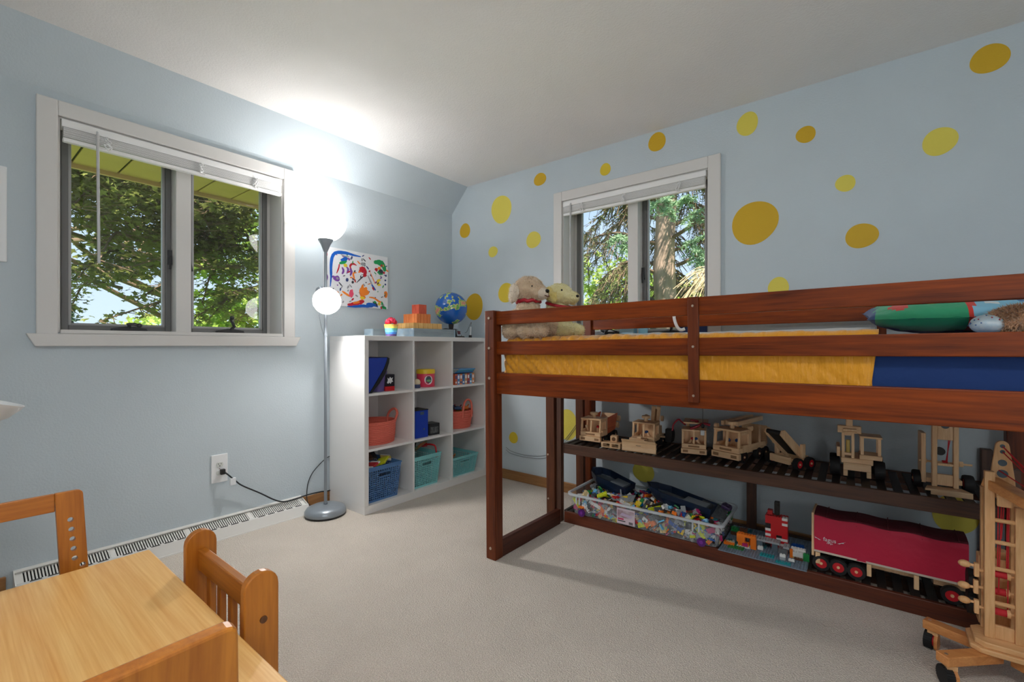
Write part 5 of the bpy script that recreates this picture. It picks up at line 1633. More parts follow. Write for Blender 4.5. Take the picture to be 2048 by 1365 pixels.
# ================================================================ wooden trucks on the middle shelf
BE_D, BE_L = srgb(218, 174, 128), srgb(242, 208, 166)
M_bex = wood('beech_x', BE_D, BE_L, 0, 30, .45, along=.1)
M_bey = wood('beech_y', BE_D, BE_L, 1, 30, .45, along=.1)
M_bez = wood('beech_z', BE_D, BE_L, 2, 30, .45, along=.1)
M_tire = mat('black_rubber', srgb(24, 24, 26), rough=.65)
M_redw = mat('red_wheel', srgb(200, 28, 40), rough=.4)
M_ors = wood('orange_stain', srgb(196, 86, 46), srgb(226, 120, 76), 1, 30, .5, along=.1)
M_bluep = mat('blue_paint', srgb(24, 74, 140), rough=.4)
M_string = mat('red_string', srgb(200, 34, 44), rough=.7)
M_burn = mat('burnt_mark', srgb(150, 110, 76), rough=.7)
SHELF_Z = .4715
def wheel(parent, x, y, z, r_, w, side, name='wheel', hub=M_redw):
    """wheel on an axle along local x"""
    q = MB()
    a, b_ = x - w / 2, x + w / 2
    prof = [(r_ * .62, 0), (r_ * .94, 0), (r_, w * .18), (r_, w * .82), (r_ * .94, w), (r_ * .62, w)]
    vs = []; fs = []; n = 28
    for rr, h in prof:
        for i in range(n):
            t = 2 * PI * i / n
            vs.append((a + h, y + rr * math.cos(t), z + rr * math.sin(t)))
    m = len(prof)
    for k in range(m):
        for i in range(n):
            j = (i + 1) % n; k2 = (k + 1) % m
            fs.append((k * n + i, k * n + j, k2 * n + j, k2 * n + i))
    wo_ = q.add(vs, fs).build(name, M_tire, parent, smooth=35)
    MB().cyl((a + w * .12, y, z), (b_ - w * .12, y, z), r_ * .63, None, 24).build('rim', hub, wo_, smooth=35)
    s_ = b_ if side > 0 else a
    MB().cyl((s_ - side * w * .3, y, z), (s_ + side * .001, y, z), r_ * .2, r_ * .16, 12).build('axle_cap', M_bex, wo_, smooth=35)
    return wo_
def peg(parent, x, y, z, lean, col, h=.034):
    d = Vector((math.sin(lean), 0, math.cos(lean)))
    p = Vector((x, y, z))
    o = MB().cyl(p, p + d * h, .0085, .0085, 14).build('peg_figure', M_bez, parent, smooth=40)
    q = MB(); q.sph(p + d * (h + .006), .0095, nu=14, nv=10)
    q.build('peg_head', col, o, smooth=True)
def truck(label, loc, rz, s_=1.0, heads=(M_redw, M_redw), leans=(.0, .0), roof_knob=True, length=.27):
    t = thing('wooden_truck', label, 'toy truck', loc, rz, 'wooden trucks on the middle shelf')
    t.scale = (s_, s_, s_)
    W = .066
    MB().box(-W - .003, W + .003, -.012, .012, .022, .052).build('bumper', M_bex, t, bevel=.003)
    for x in (-.045, .045):
        MB().box(x - .014, x + .014, -.0126, -.0119, .030, .044).build('headlight', M_burn, t)
    MB().box(-W, W, -.004, .030, .0525, .078).build('grille', M_bex, t, bevel=.003)
    MB().box(-.030, .030, -.0046, -.0039, .060, .070).build('grille_mark', M_burn, t)
    # cab
    for sx in (-1, 1):
        a, b_ = (-W, -W + .011) if sx < 0 else (W - .011, W)
        q = MB()
        q.box(a, b_, .030, .110, .0525, .088)
        q.prism([(.000, .0785), (.014, .0785), (.022, .150), (.008, .150)], 'x', a, b_)
        q.box(a, b_, .085, .110, .088, .150).box(a, b_, .020, .085, .138, .150)
        q.build('cab_side', M_bez, t, bevel=.0015)
    MB().box(-W + .0112, W - .0112, .098, .110, .0525, .150).build('cab_back', M_bez, t)
    MB().box(-W - .001, W + .001, .004, .114, .1502, .160).build('cab_roof', M_bex, t, bevel=.003)
    MB().prism([(.004, .0785), (.012, .0785), (.020, .150), (.012, .150)], 'x', -.005, .005).build('windscreen_post', M_bez, t)
    MB().box(-W + .0112, W - .0112, .030, .097, .0525, .066).build('cab_floor', M_bex, t)
    for k, x in enumerate((-.030, .030)):
        peg(t, x, .045, .066, leans[k], heads[k])
    if roof_knob:
        MB().lathe([(.011, .1602), (.011, .176), (.023, .178), (.025, .186), (.023, .194), (.0, .196)], 22, (0, .055, 0)).build('roof_knob', M_bez, t, smooth=40)
    MB().box(-.034, .034, .031, length, .034, .0515).build('chassis', M_bey, t, bevel=.002)
    for y in (.055, length - .075, length - .012):
        for sx in (-1, 1):
            wheel(t, sx * .052, y, .0295, .0295, .022, sx, hub=mat('wheel_hub_dark', srgb(60, 24, 22), rough=.5))
    return t
t1 = truck('wooden dump truck with an orange tipper on the middle shelf', (1.600, -.405, SHELF_Z), R(4), .98, (mat('head_cream', srgb(222, 196, 160), rough=.5), M_redw), (-.4, .0))
q = MB()
for sx in (-.062, .054):
    MB().prism([(.116, .062), (.250, .075), (.292, .165), (.116, .152)], 'x', sx, sx + .008).build('tipper_side', M_ors, t1, bevel=.002)
MB().prism([(.116, .054), (.252, .067), (.250, .075), (.116, .062)], 'x', -.062, .062).build('tipper_floor', M_ors, t1)
MB().box(-.054, .054, .116, .124, .062, .152).build('tipper_front', M_ors, t1)
MB().prism([(.252, .067), (.262, .067), (.310, .150), (.298, .160)], 'x', -.054, .054).build('tailgate', M_bex, t1, bevel=.002)
for z, y in ((.125, .318), (.085, .292)):
    MB().cyl((.040, y, z), (.066, y, z), .019, .019, 18).build('tail_knob', M_bez, t1, smooth=40)
MB().box(-.020, .020, .14, .22, .0512, .066).build('tipper_hinge', M_bey, t1)

t2 = truck('wooden crane truck with a snow plow blade on the middle shelf', (1.905, -.345, SHELF_Z), R(5), .98, (M_bluep, M_bluep), (.6, -.6))
poly = [(-.075, .006), (-.066, .0), (-.060, .030), (-.064, .058), (-.078, .072), (-.086, .070), (-.074, .054), (-.071, .030)]
MB().prism([(y - .012, z) for y, z in poly], 'x', -.098, .098).build('plow_blade', M_bex, t2, bevel=.001)
MB().box(-.014, .014, -.0892, -.0885, .040, .0425).build('blade_mark', M_black, t2)
MB().box(-.060, .030, -.072, -.012, .056, .078).build('plow_mount', M_bex, t2, bevel=.003)
MB().box(-.012, .012, -.078, -.05, .0785, .092).build('plow_catch', M_bex, t2, bevel=.002)
MB().box(-.055, .055, .120, .270, .0516, .062).build('deck', M_bex, t2, bevel=.002)
MB().box(-.03, .05, .150, .215, .0622, .120).build('turret', M_bez, t2, bevel=.003)
for x in (-.002, .026):
    MB().bar((x, .195, .115), (x + .03, .120, .245), .012, .024, up=(1, 0, 0)).build('boom', M_bez, t2, bevel=.002)
MB().bar((.012, .19, .112), (.040, .125, .228), .010, .012).build('boom_core', M_burn, t2)
MB().cyl((.052, .185, .165), (.066, .185, .165), .017, .017, 18).cyl((-.044, .185, .165), (-.031, .185, .165), .017, .017, 18).build('boom_pivot', M_bez, t2, smooth=40, split=True)
q = MB(); q.prism([(.150, .03)] + arc(.185, .068, .042, -60, 100, 10) + [(.150, .108)], 'x', .085, .125)
q.build('scoop', M_black, t2, bevel=.004)
MB().box(.0552, .0848, .165, .185, .052, .062).build('scoop_arm', M_bez, t2)

t3 = truck('wooden tow truck with dark red hooks on the middle shelf', (2.185, -.345, SHELF_Z), R(14), .92, (M_redw, M_bluep), (.55, -.5), False)
MB().box(-.055, .055, .120, .270, .0516, .070).build('deck', M_bex, t3, bevel=.002)
for x in (-.040, .040):
    MB().bar((x, .20, .07), (x, .150, .185), .012, .018, up=(1, 0, 0)).build('derrick', M_bez, t3, bevel=.002)
MB().box(-.060, .075, .04, .20, .188, .197).build('top_board', M_bex, t3, bevel=.002)
MB().tube(bez([(-.05, .06, .178), (-.070, .03, .200), (-.085, .0, .215), (-.110, -.01, .185), (-.115, -.02, .150)], 5), .0048, 7).build('hook_arm', mat('dark_red_plastic', srgb(150, 20, 40), rough=.4), t3, smooth=60)
MB().tube(bez([(-.02, .0, .166), (.02, .01, .182), (.05, .02, .196), (.085, .03, .190)], 5), .0075, 7).build('hook_arm', mat('dark_red_plastic', (1, 0, 0, 1)), t3, smooth=60)
MB().tube(bez([(.0, .06, .19), (.02, .05, .205), (-.02, .04, .21)], 5), .0055, 7).build('hook_arm', mat('dark_red_plastic', (1, 0, 0, 1)), t3, smooth=60)
MB().cyl((.048, -.01, .19), (.048, -.01, .300), .0013, None, 6).sph((.048, -.01, .188), .010, .010, .014, 10, 8).build('winch_line', M_black, t3)
MB().box(.036, .058, -.02, -.012, .135, .165).build('clear_hook', mat('clear_plastic', srgb(214, 220, 222), rough=.15), t3, bevel=.004)

t4 = truck('wooden ladder truck with two blue-headed drivers on the middle shelf', (2.345, -.350, SHELF_Z), R(-17), 1.06, (M_bluep, M_bluep), (.45, .0))
MB().box(-.058, .058, .116, .270, .0516, .066).build('deck', M_bex, t4, bevel=.002)
MB().box(-.062, .062, .255, .270, .0662, .16).build('rear_frame', M_bez, t4, bevel=.002)
MB().box(.050, .062, .116, .254, .0662, .085).build('side_wall', M_bey, t4, bevel=.002)
MB().box(-.062, -.050, .116, .254, .0662, .085).build('side_wall', M_bey, t4, bevel=.002)
for k, x in enumerate((-.045, -.022, .002, .026)):
    MB().bar((x, .045, .181 + .004 * (k % 2)), (x, .285, .189 + .004 * (k % 2)), .014, .022).build('ladder_rail', M_bey, t4, bevel=.002)
for k in range(6):
    y = .07 + k * .036
    MB().cyl((-.045, y, .190), (.026, y, .190), .0045, None, 8).build('ladder_rung', M_bex, t4)
MB().cyl((.058, .10, .165), (.074, .10, .165), .011, None, 14).cyl((-.074, .03, .168), (-.058, .03, .168), .011, None, 14).build('side_knob', M_bez, t4, smooth=40, split=True)
MB().box(.052, .060, .20, .208, .085, .17).box(-.060, -.052, .20, .208, .085, .17).build('ladder_support', M_bez, t4, split=True)

# pallet with a drilled block
pal = thing('toy_pallet', 'small wooden toy pallet beside the plow truck', 'toy pallet', (1.735, -.405, SHELF_Z), R(6))
for y in (0, .022, .044):
    MB().box(-.058, .058, y - .008, y + .008, .024, .030).build('deck_board', M_bex, pal)
for x in (-.052, 0, .052):
    MB().box(x - .006, x + .006, -.008, .052, .006, .0238).build('stringer', M_bey, pal)
MB().box(-.058, .058, -.008, .004, 0, .0058).box(-.058, .058, .040, .052, 0, .0058).build('base_board', M_bex, pal, split=True)
nb = thing('drilled_block', 'small drilled beech block on the toy pallet', 'block', (1.742, -.385, SHELF_Z + .0302), R(14))
q = MB()
ring = arc(0, .018, .0105, 0, 360, 16)[:-1]
MB().box(-.020, .020, 0, .045, 0, .036).build('cube', M_bex, nb, bevel=.003)
MB().cyl((-.0, -.0006, .018), (0, .0002, .018), .0115, None, 18).build('drilled_hole', mat('hole_dark', srgb(120, 86, 58), rough=.8), nb)

# conveyor belt toy
cvy = thing('toy_conveyor', 'wooden toy conveyor with a black belt on the middle shelf', 'toy conveyor', (2.60, -.235, SHELF_Z), R(-32))
cvy.scale = (1.08, 1.08, 1.12)
for x in (-.045, .035):
    MB().prism([(-.090, .150), (-.082, .168), (-.066, .170), (.050, .070), (.056, .030), (.040, .030), (-.078, .138)], 'x', x, x + .010).build('side_board', M_bez, cvy, bevel=.002)
MB().prism([(-.083, .160), (.050, .052), (.046, .046), (-.080, .148)], 'x', -.0345, .0345).build('belt', mat('belt_black', srgb(34, 36, 38), rough=.55), cvy)
MB().cyl((-.0345, -.079, .156), (.0345, -.079, .156), .010, None, 14).build('roller', mat('belt_black', (0, 0, 0, 1)), cvy, smooth=40)
MB().box(-.050, .050, -.050, -.036, .020, .052).build('front_beam', M_bex, cvy, bevel=.002)
MB().box(-.050, .050, .058, .070, .020, .052).build('rear_beam', M_bex, cvy, bevel=.002)
MB().box(-.058, -.0465, -.035, .057, .030, .046).box(.0465, .058, -.035, .057, .030, .046).build('frame_rail', M_bey, cvy, bevel=.002, split=True)
MB().box(-.058, -.0465, -.01, .012, .0465, .105).box(.0465, .058, .02, .042, .0465, .105).build('upright', M_bez, cvy, bevel=.002, split=True)
MB().cyl((-.075, .0, .095), (-.0585, .0, .095), .006, None, 10).build('crank_axle', M_bey, cvy)
for sx in (-1, 1):
    wheel(cvy, sx * .070, -.020, .026, .026, .022, sx); wheel(cvy, sx * .070, .050, .026, .026, .022, sx)

# front loader with open cab
ex = thing('wooden_loader', 'wooden loader with an open cab and a lifted arm on the middle shelf', 'toy loader', (2.875, -.255, SHELF_Z), R(4))
ex.scale = (1.12, 1.12, 1.12)
MB().box(-.052, .052, -.02, .12, .055, .078).build('chassis', M_bex, ex, bevel=.003)
MB().box(-.045, .045, -.030, -.021, .030, .060).box(-.045, -.030, -.030, -.021, .006, .030).box(.030, .045, -.030, -.021, .006, .030).build('front_axle_frame', M_bex, ex, bevel=.002, split=True)
for sx in (-1, 1):
    wheel(ex, sx * .072, .005, .036, .036, .034, sx); wheel(ex, sx * .072, .085, .036, .036, .034, sx)
for x in (.012, .066):
    for y in (-.018, .05):
        MB().box(x, x + .010, y, y + .010, .0965, .163).build('cab_post', M_bez, ex)
MB().box(.008, .080, -.022, .064, .0782, .096).build('cab_base', M_bex, ex, bevel=.002)
MB().box(.008, .080, -.022, .064, .1632, .171).build('cab_roof', M_bex, ex, bevel=.002)
for x in (-.050, -.018):
    MB().box(x, x + .010, -.020, -.006, .0782, .178).build('mast_rail', M_bez, ex, bevel=.0015)
for z in (.088, .168):
    MB().box(-.0398, -.0182, -.018, -.008, z, z + .010).build('mast_rung', M_bex, ex)
MB().cyl((-.029, -.013, .10), (-.029, -.013, .150), .007, None, 12).build('piston', mat('piston_yellow', srgb(196, 170, 90), rough=.4), ex, smooth=40)
MB().box(-.064, .014, -.026, .000, .1785, .208).build('bucket_back', M_bex, ex, bevel=.003)
MB().box(-.036, -.014, -.030, -.006, .2082, .250).box(-.050, .0, -.030, -.02, .180, .186).build('bucket_arm', M_bez, ex, bevel=.002, split=True)
MB().cyl((-.045, -.034, .193), (-.002, -.034, .193), .005, None, 10).build('bucket_pin', M_bez, ex)
MB().box(-.066, -.054, -.01, .10, .0782, .118).build('side_guard', M_bex, ex, bevel=.002)

# forklift mast
fk = thing('wooden_forklift', 'tall wooden forklift mast with a fork plate at the shelf end', 'toy forklift', (3.162, -.325, SHELF_Z), R(5))
for x in (-.040, .024):
    MB().box(x, x + .016, .0, .022, .024, .33).build('mast_rail', M_bez, fk, bevel=.002)
pl_ = MB()
pl_.prism([(-.068, -.040), (.072, -.040), (.052, .022), (-.052, .022)], 'z', .014, .022)
pl_.build('fork_plate', M_bex, fk, bevel=.001)
MB().box(-.050, .072, -.040, -.033, 0, .0138).box(-.030, -.022, -.033, .02, 0, .0138).box(.030, .038, -.033, .02, 0, .0138).build('fork_skirt', M_bex, fk, split=True)
q = MB(); q.box(-.0235, .0235, .004, .018, .215, .330)
fc = q.build('carriage', M_bez, fk, bevel=.002)
MB().cyl((0, .0035, .275), (0, .0041, .275), .014, None, 20).cyl((0, .0035, .305), (0, .0041, .305), .008, None, 16).build('carriage_hole', mat('hole_blue_grey', srgb(96, 112, 124), rough=.8), fc)
MB().box(-.024, .024, .002, .020, .110, .120).box(-.024, .024, .004, .020, .03, .075).build('cross_board', M_bez, fk, bevel=.002, split=True)
MB().cyl((-.075, .035, .118), (.085, .035, .118), .0042, None, 8).cyl((.046, .035, .118), (.058, .035, .118), .012, None, 6).cyl((-.075, .035, .118), (-.052, .035, .118), .002, .010, 8).build('winch_axle', M_bex, fk, smooth=40)
MB().tube([(.010, .006, .215), (.010, .030, .118)], .0016, 5).tube([(.014, .006, .215), (.006, .030, .118)], .0016, 5).cyl((-.004, .035, .118), (.012, .035, .118), .009, None, 12).build('winch_cord', M_string, fk)
MB().box(-.070, -.055, .024, .10, .030, .235).build('side_panel', M_bez, fk, bevel=.002)
MB().box(-.054, .054, .024, .12, .034, .052).build('chassis', M_bey, fk)
for sx in (-1, 1):
    wheel(fk, sx * .078, .060, .036, .036, .030, sx)
MB().cyl((-.012, .02, .165), (-.012, .034, .165), .016, None, 16).cyl((-.012, .0195, .165), (-.012, .0342, .165), .006, None, 10).build('pulley', M_black, fk, smooth=40)

# ================================================================ clear tub of building bricks on the bottom shelf
DZ = .0635
def plastic(name, tint, opac, rough=.25):
    m = bpy.data.materials.new(name); m.use_nodes = True
    nt = m.node_tree
    for n in list(nt.nodes): nt.nodes.remove(n)
    o = nt.nodes.new('ShaderNodeOutputMaterial'); t = nt.nodes.new('ShaderNodeBsdfTransparent'); p = nt.nodes.new('ShaderNodeBsdfPrincipled')
    t.inputs[0].default_value = (.97, .975, .98, 1)
    p.inputs['Base Color'].default_value = tint; p.inputs['Roughness'].default_value = rough
    x = nt.nodes.new('ShaderNodeMixShader'); x.inputs[0].default_value = opac
    nt.links.new(t.outputs[0], x.inputs[1]); nt.links.new(p.outputs[0], x.inputs[2]); nt.links.new(x.outputs[0], o.inputs[0])
    return m
M_tub = plastic('clear_tub_plastic', srgb(214, 222, 230), .20, .18)
M_tubrim = plastic('clear_tub_rim', srgb(220, 226, 232), .62)
TBX, TBY = .475, .165
def shelf_pt(x, y, z=0):      # a point in shelf coordinates, in the room
    c_, s_ = math.cos(SHA), math.sin(SHA)
    return (SHX + x * c_ - y * s_, SHY + x * s_ + y * c_, z)
tub = thing('storage_tub', 'long clear plastic tub of building bricks with purple wheels', 'storage bin', shelf_pt(TBX, TBY, DZ), SHA)
TX, TY, THt = .405, .168, .128
def ring_pts(X, Y, r_, n=5):
    out_ = []
    for cx, cy, a0 in ((X - r_, Y - r_, 0), (-X + r_, Y - r_, 90), (-X + r_, -Y + r_, 180), (X - r_, -Y + r_, 270)):
        for k in range(n + 1):
            a = R(a0 + 90 * k / n); out_.append((cx + r_ * math.cos(a), cy + r_ * math.sin(a)))
    return out_
def shell(levels, m, name, parent, th=.0025, r_=.035):
    vs = []; fs = []
    n = len(ring_pts(1, 1, .1))
    for (X, Y, z) in levels:
        vs += [(x, y, z) for x, y in ring_pts(X, Y, r_)]
    for k in range(len(levels) - 1):
        for i in range(n):
            j = (i + 1) % n
            fs.append((k * n + i, k * n + j, (k + 1) * n + j, (k + 1) * n + i))
    return vs, fs, n
vs, fs, n = shell([(TX, TY, .008), (TX + .012, TY + .010, .070), (TX + .020, TY + .016, THt)], None, '', None)
fs.append(tuple(range(n - 1, -1, -1)))
MB().add(vs, fs).build('tub_wall', M_tub, tub, smooth=50)
vs, fs, n = shell([(TX + .019, TY + .015, THt - .012), (TX + .030, TY + .026, THt - .012), (TX + .030, TY + .026, THt), (TX + .019, TY + .015, THt)], None, '', None)
m_ = 4
for i in range(n):
    j = (i + 1) % n
    fs.append((3 * n + i, 3 * n + j, j, i))
MB().add(vs, fs).build('tub_rim', M_tubrim, tub, smooth=30)
for x in (-.34, .33):
    for y in (-TY - .004, TY + .004):
        o = MB().cyl((x, y - .007, .021), (x, y + .007, .021), .0215, None, 22).build('caster_wheel', mat('purple_wheel', srgb(86, 30, 112), rough=.35), tub, smooth=40)
        MB().cyl((x, y - .0085, .021), (x, y + .0085, .021), .009, None, 14).build('hub', mat('purple_hub', srgb(118, 50, 146), rough=.35), o)
for x in (.29, .32, -.37, -.35):
    MB().box(x - .004, x + .004, -TY - .0175, -TY - .012, .07, .115).build('grip_rib', M_tubrim, tub)
# product sticker with a photo of the box and a bar code
lb = MB().box(-.052, .052, -TY - .0150, -TY - .0140, .018, .104).build('product_label', mat('label_pink_white', srgb(206, 190, 200), rough=.3), tub, loc=(-.065, .002, 0))
MB().box(-.048, .048, -TY - .0156, -TY - .0151, .052, .094).build('label_photo', mat('label_photo', srgb(150, 120, 128), rough=.3, col2=srgb(200, 190, 200), vscale=30), lb)
MB().prism([(-.034, .064), (.030, .058), (.038, .070), (-.022, .080)], 'y', -TY - .0160, -TY - .0157).build('label_box_picture', mat('label_lilac', srgb(186, 168, 196), rough=.3), lb)
MB().box(-.046, -.012, -TY - .0156, -TY - .0151, .040, .049).build('label_logo', mat('label_magenta', srgb(190, 40, 90), rough=.3), lb)
MB().box(-.046, -.002, -TY - .0156, -TY - .0151, .031, .036).build('label_text', M_black, lb)
for k in range(9):
    MB().box(.018 + k * .0026, .0192 + k * .0026 + .0006 * (k % 2), -TY - .0156, -TY - .0151, .022, .036).build('bar_code', M_black, lb)

BCOL = {'red': srgb(196, 30, 36), 'blue': srgb(24, 84, 170), 'yellow': srgb(236, 200, 40), 'lime': srgb(208, 216, 40), 'orange': srgb(236, 120, 30), 'white': srgb(224, 224, 222), 'black': srgb(28, 28, 30), 'dark grey': srgb(84, 88, 92), 'light grey': srgb(150, 154, 158), 'green': srgb(30, 130, 64), 'tan': srgb(212, 190, 140), 'brown': srgb(96, 58, 40), 'sky blue': srgb(100, 176, 214), 'magenta': srgb(190, 40, 110), 'dark teal': srgb(30, 100, 110)}
def bmat(c): return mat('brick_' + c.replace(' ', '_'), BCOL[c], rough=.3)
def brick_shape(q, nx, ny, h, u=.008, stud=True):
    q.box(-nx * u / 2, nx * u / 2, -ny * u / 2, ny * u / 2, 0, h)
    if stud:
        for i in range(nx):
            for j in range(ny):
                x = (i - (nx - 1) / 2) * u; y = (j - (ny - 1) / 2) * u
                q.cyl((x, y, h), (x, y, h + u * .22), u * .30, None, 8)
    return q
_bm = {}
def brick_mesh(kind, c):
    k = (kind, c)
    if k not in _bm:
        nx, ny, h = kind
        me = brick_shape(MB(), nx, ny, h).mesh('toy_brick')
        me.materials.append(bmat(c))
        _bm[k] = me
    return _bm[k]
KINDS = [(2, 4, .0096), (2, 2, .0096), (1, 4, .0096), (2, 3, .0096), (1, 6, .0032), (2, 6, .0032), (1, 2, .0096), (2, 8, .0032)]
rng = random.Random(14)
cw = ['red', 'blue', 'yellow', 'white', 'black', 'dark grey', 'light grey', 'orange', 'green', 'tan', 'brown', 'sky blue', 'lime', 'dark grey', 'light grey', 'black', 'magenta', 'dark teal', 'white', 'light grey', 'dark grey']
def heap_z(x, y):
    e_ = min(1, (TX - abs(x)) / .09, (TY - abs(y)) / .08)
    return .088 + .030 * max(0, e_) + .010 * noise.noise((x * 12, y * 12, 0))
KW = {(2, 4, .0096): 'wide', (2, 2, .0096): 'square', (1, 4, .0096): 'narrow', (2, 3, .0096): 'stubby', (1, 6, .0032): 'thin flat', (2, 6, .0032): 'flat', (1, 2, .0096): 'tiny', (2, 8, .0032): 'long flat'}
def place_brick(x, y, z, big=False, where='on top of the heap in the tub', lim=False):
    kind = rng.choice(KINDS if not lim else [k_ for k_ in KINDS if k_[1] <= 4]); c = rng.choice(cw)
    o = bpy.data.objects.new('toy_brick', brick_mesh(kind, c)); C.objects.link(o)
    p = tub_pt(x, y, z)
    o.location = p
    o.rotation_euler = (rng.gauss(0, .6), rng.gauss(0, .6), rng.uniform(0, 6.28)) if not lim else (R(90) + rng.gauss(0, .15), rng.uniform(0, 6.28), SHA + rng.gauss(0, .12) + (R(90) if 'end' in where else 0))
    s_ = rng.uniform(1.3, 1.9)
    o.scale = (s_, s_, s_)
    tag(o, c + ' ' + KW[kind] + ' building brick ' + where, 'toy brick', 'building bricks in the clear tub')
def tub_pt(x, y, z):
    return shelf_pt(TBX + x, TBY + y, DZ + z)
placed = 0
for k in range(130):       # the top of the heap
    x = rng.uniform(-TX + .03, TX - .03); y = rng.uniform(-TY + .025, TY - .03)
    place_brick(x, y, heap_z(x, y) + .004)
for k in range(140):       # pressed against the front wall
    x = rng.uniform(-TX + .02, TX - .02); z = rng.uniform(.034, .090)
    place_brick(x, -TY + .018 - .08 * (z - .02), z, where='seen through the front wall of the tub', lim=True)
for k in range(30):        # against the end wall
    y = rng.uniform(-TY + .02, TY - .03); z = rng.uniform(.020, .09)
    place_brick(TX - .018 + .1 * (z - .02), y, z, where='against the end wall of the tub', lim=True)
# the uncounted rest of the heap
q = MB(); qm = []
mats_ = [bmat(c) for c in sorted(BCOL)]
for k in range(1500):
    x = rng.uniform(-TX + .02, TX - .02); y = rng.uniform(-TY + .022, TY - .02)
    z = rng.uniform(.3, 1.0) * heap_z(x, y) - .004
    y = max(y, -TY + .034)
    if k < 500: y = -TY + rng.uniform(.034, .06); z = rng.uniform(.022, .088)
    x = max(-TX + .04, min(TX - .04, x)); z = max(z, .030)
    kind = rng.choice(KINDS); s_ = rng.uniform(1.3, 2.0)
    q.at((x, y, z), (rng.gauss(0, .7), rng.gauss(0, .7), rng.uniform(0, 6.28)))
    q.cur = rng.randrange(len(mats_))
    nx, ny, h = kind
    u = .008 * s_
    q.box(-nx * u / 2, nx * u / 2, -ny * u / 2, ny * u / 2, 0, h * s_)
q.M = None
o = q.build('brick_heap', mats_, None, loc=tub_pt(0, 0, 0), rot=(0, 0, SHA))
tag(o, 'dense heap of small multicoloured building bricks filling the clear tub', 'toy bricks', None, 'stuff')
# navy boat hulls, grey and green plates on the heap
M_navy = mat('navy_hull', srgb(18, 34, 58), rough=.3)
M_deck = mat('grey_deck', srgb(120, 128, 134), rough=.4)
def boat(label, loc, rot, L, W, Hh):
    t = thing('toy_boat', label, 'toy boat', loc, rot=rot, group='navy toy boats on the brick tub')
    hull = [(-L / 2, -W * .38), (L * .20, -W / 2), (L * .40, -W * .32), (L / 2, 0), (L * .40, W * .32), (L * .20, W / 2), (-L / 2, W * .38)]
    n = len(hull); vs = []; 
    lv = [(.72, 0), (.94, Hh * .5), (1.0, Hh), (.90, Hh), (.84, Hh * .45)]
    for k, z in lv: vs += [(x * (k if x > 0 else (.9 + .1 * k)), y * k, z + (Hh * .35 * max(0, x / L) if z > 0 else 0)) for x, y in hull]
    fs = [(a * n + i, a * n + (i + 1) % n, (a + 1) * n + (i + 1) % n, (a + 1) * n + i) for a in range(len(lv) - 1) for i in range(n)]
    fs += [tuple(range(n - 1, -1, -1))]
    MB().add(vs, fs).build('hull', M_navy, t, bevel=.002)
    MB().add([(x * .86, y * .84, Hh * .46) for x, y in hull] + [(x * .86, y * .84, Hh * .40) for x, y in hull], [tuple(range(n)), tuple(range(2 * n - 1, n - 1, -1))] + [(i, (i + 1) % n, n + (i + 1) % n, n + i) for i in range(n)]).build('deck', M_deck, t)
    MB().box(-L * .42, -L * .10, -W * .26, W * .26, Hh * .46, Hh * .9).build('cabin', M_deck, t, bevel=.003)
    return t
boat('navy toy boat tipped on the brick heap near the bed post', tub_pt(-.250, .02, .142), (R(-4), R(-9), SHA + R(168)), .28, .15, .066)
boat('longer navy toy boat lying across the far part of the brick heap', tub_pt(.165, -.01, .128), (R(-2), R(-7), SHA + R(174)), .38, .14, .060)
def plate(label, loc, rot, nx, ny, c, u=.008, ends=None):
    t = thing('stud_plate', label, 'toy plate', loc, rot=rot)
    MB().box(-nx * u / 2, nx * u / 2, -ny * u / 2, ny * u / 2, 0, .0035).build('slab', bmat(c), t)
    q = MB()
    for i in range(nx):
        for j in range(ny):
            x = (i - (nx - 1) / 2) * u; y = (j - (ny - 1) / 2) * u
            q.cyl((x, y, .0034), (x, y, .0054), u * .31, None, 8)
    tag(q.build('studs', bmat(c), t), None, None, None, 'stuff')
    return t
plate('light grey studded plate lying on the brick heap', tub_pt(-.12, -.085, .128), (R(8), R(-4), SHA + R(10)), 16, 10, 'light grey')
plate('dark grey studded plate leaning on the end of the brick tub', tub_pt(.35, -.015, .138), (R(26), R(8), SHA + R(4)), 16, 12, 'dark grey')
plate('green studded plate under the dark grey plate in the tub', tub_pt(.29, .05, .128), (R(14), R(-6), SHA + R(-8)), 16, 10, 'green')
bw = thing('toy_bucket_arm', 'dark purple rounded handle piece on the end of the brick tub', 'toy', tub_pt(.405, .02, .150), rot=(0, R(20), SHA))
MB().prism([(-.022, -.03), (.022, -.03), (.026, .0), (.018, .03), (-.018, .03), (-.026, .0)], 'z', 0, .02).build('shell', mat('dark_purple', srgb(52, 34, 72), rough=.4), bw, bevel=.006)
MB().cyl((0, 0, .02), (0, 0, .026), .010, .008, 12).build('stud', mat('dark_purple', (0, 0, 0, 1)), bw)
# lime, orange and white long pieces that stand out behind the clear wall
for (x, z, a, c, ln) in ((-.375, .075, -50, 'lime', 7), (.325, .062, -52, 'lime', 6), (-.215, .072, -48, 'orange', 5), (-.305, .050, -52, 'white', 5), (.20, .070, -28, 'blue', 8), (-.11, .030, 10, 'yellow', 4), (-.255, .086, -20, 'white', 8), (.365, .030, 50, 'orange', 3), (.04, .066, -30, 'white', 3)):
    o = brick_shape(MB(), ln, 2, .0096, .0095).build('toy_brick', bmat(c), None, loc=tub_pt(x, -TY + .008 - .08 * (z - .02), z), rot=(R(90), R(-a), SHA))
    tag(o, c + ' long building brick pressed against the front wall of the tub', 'toy brick', 'building bricks in the clear tub')
o = brick_shape(MB(), 6, 3, .0096, .010).build('toy_brick', bmat('lime'), None, loc=tub_pt(-.235, -.115, .128), rot=(R(14), R(-24), SHA + .4))
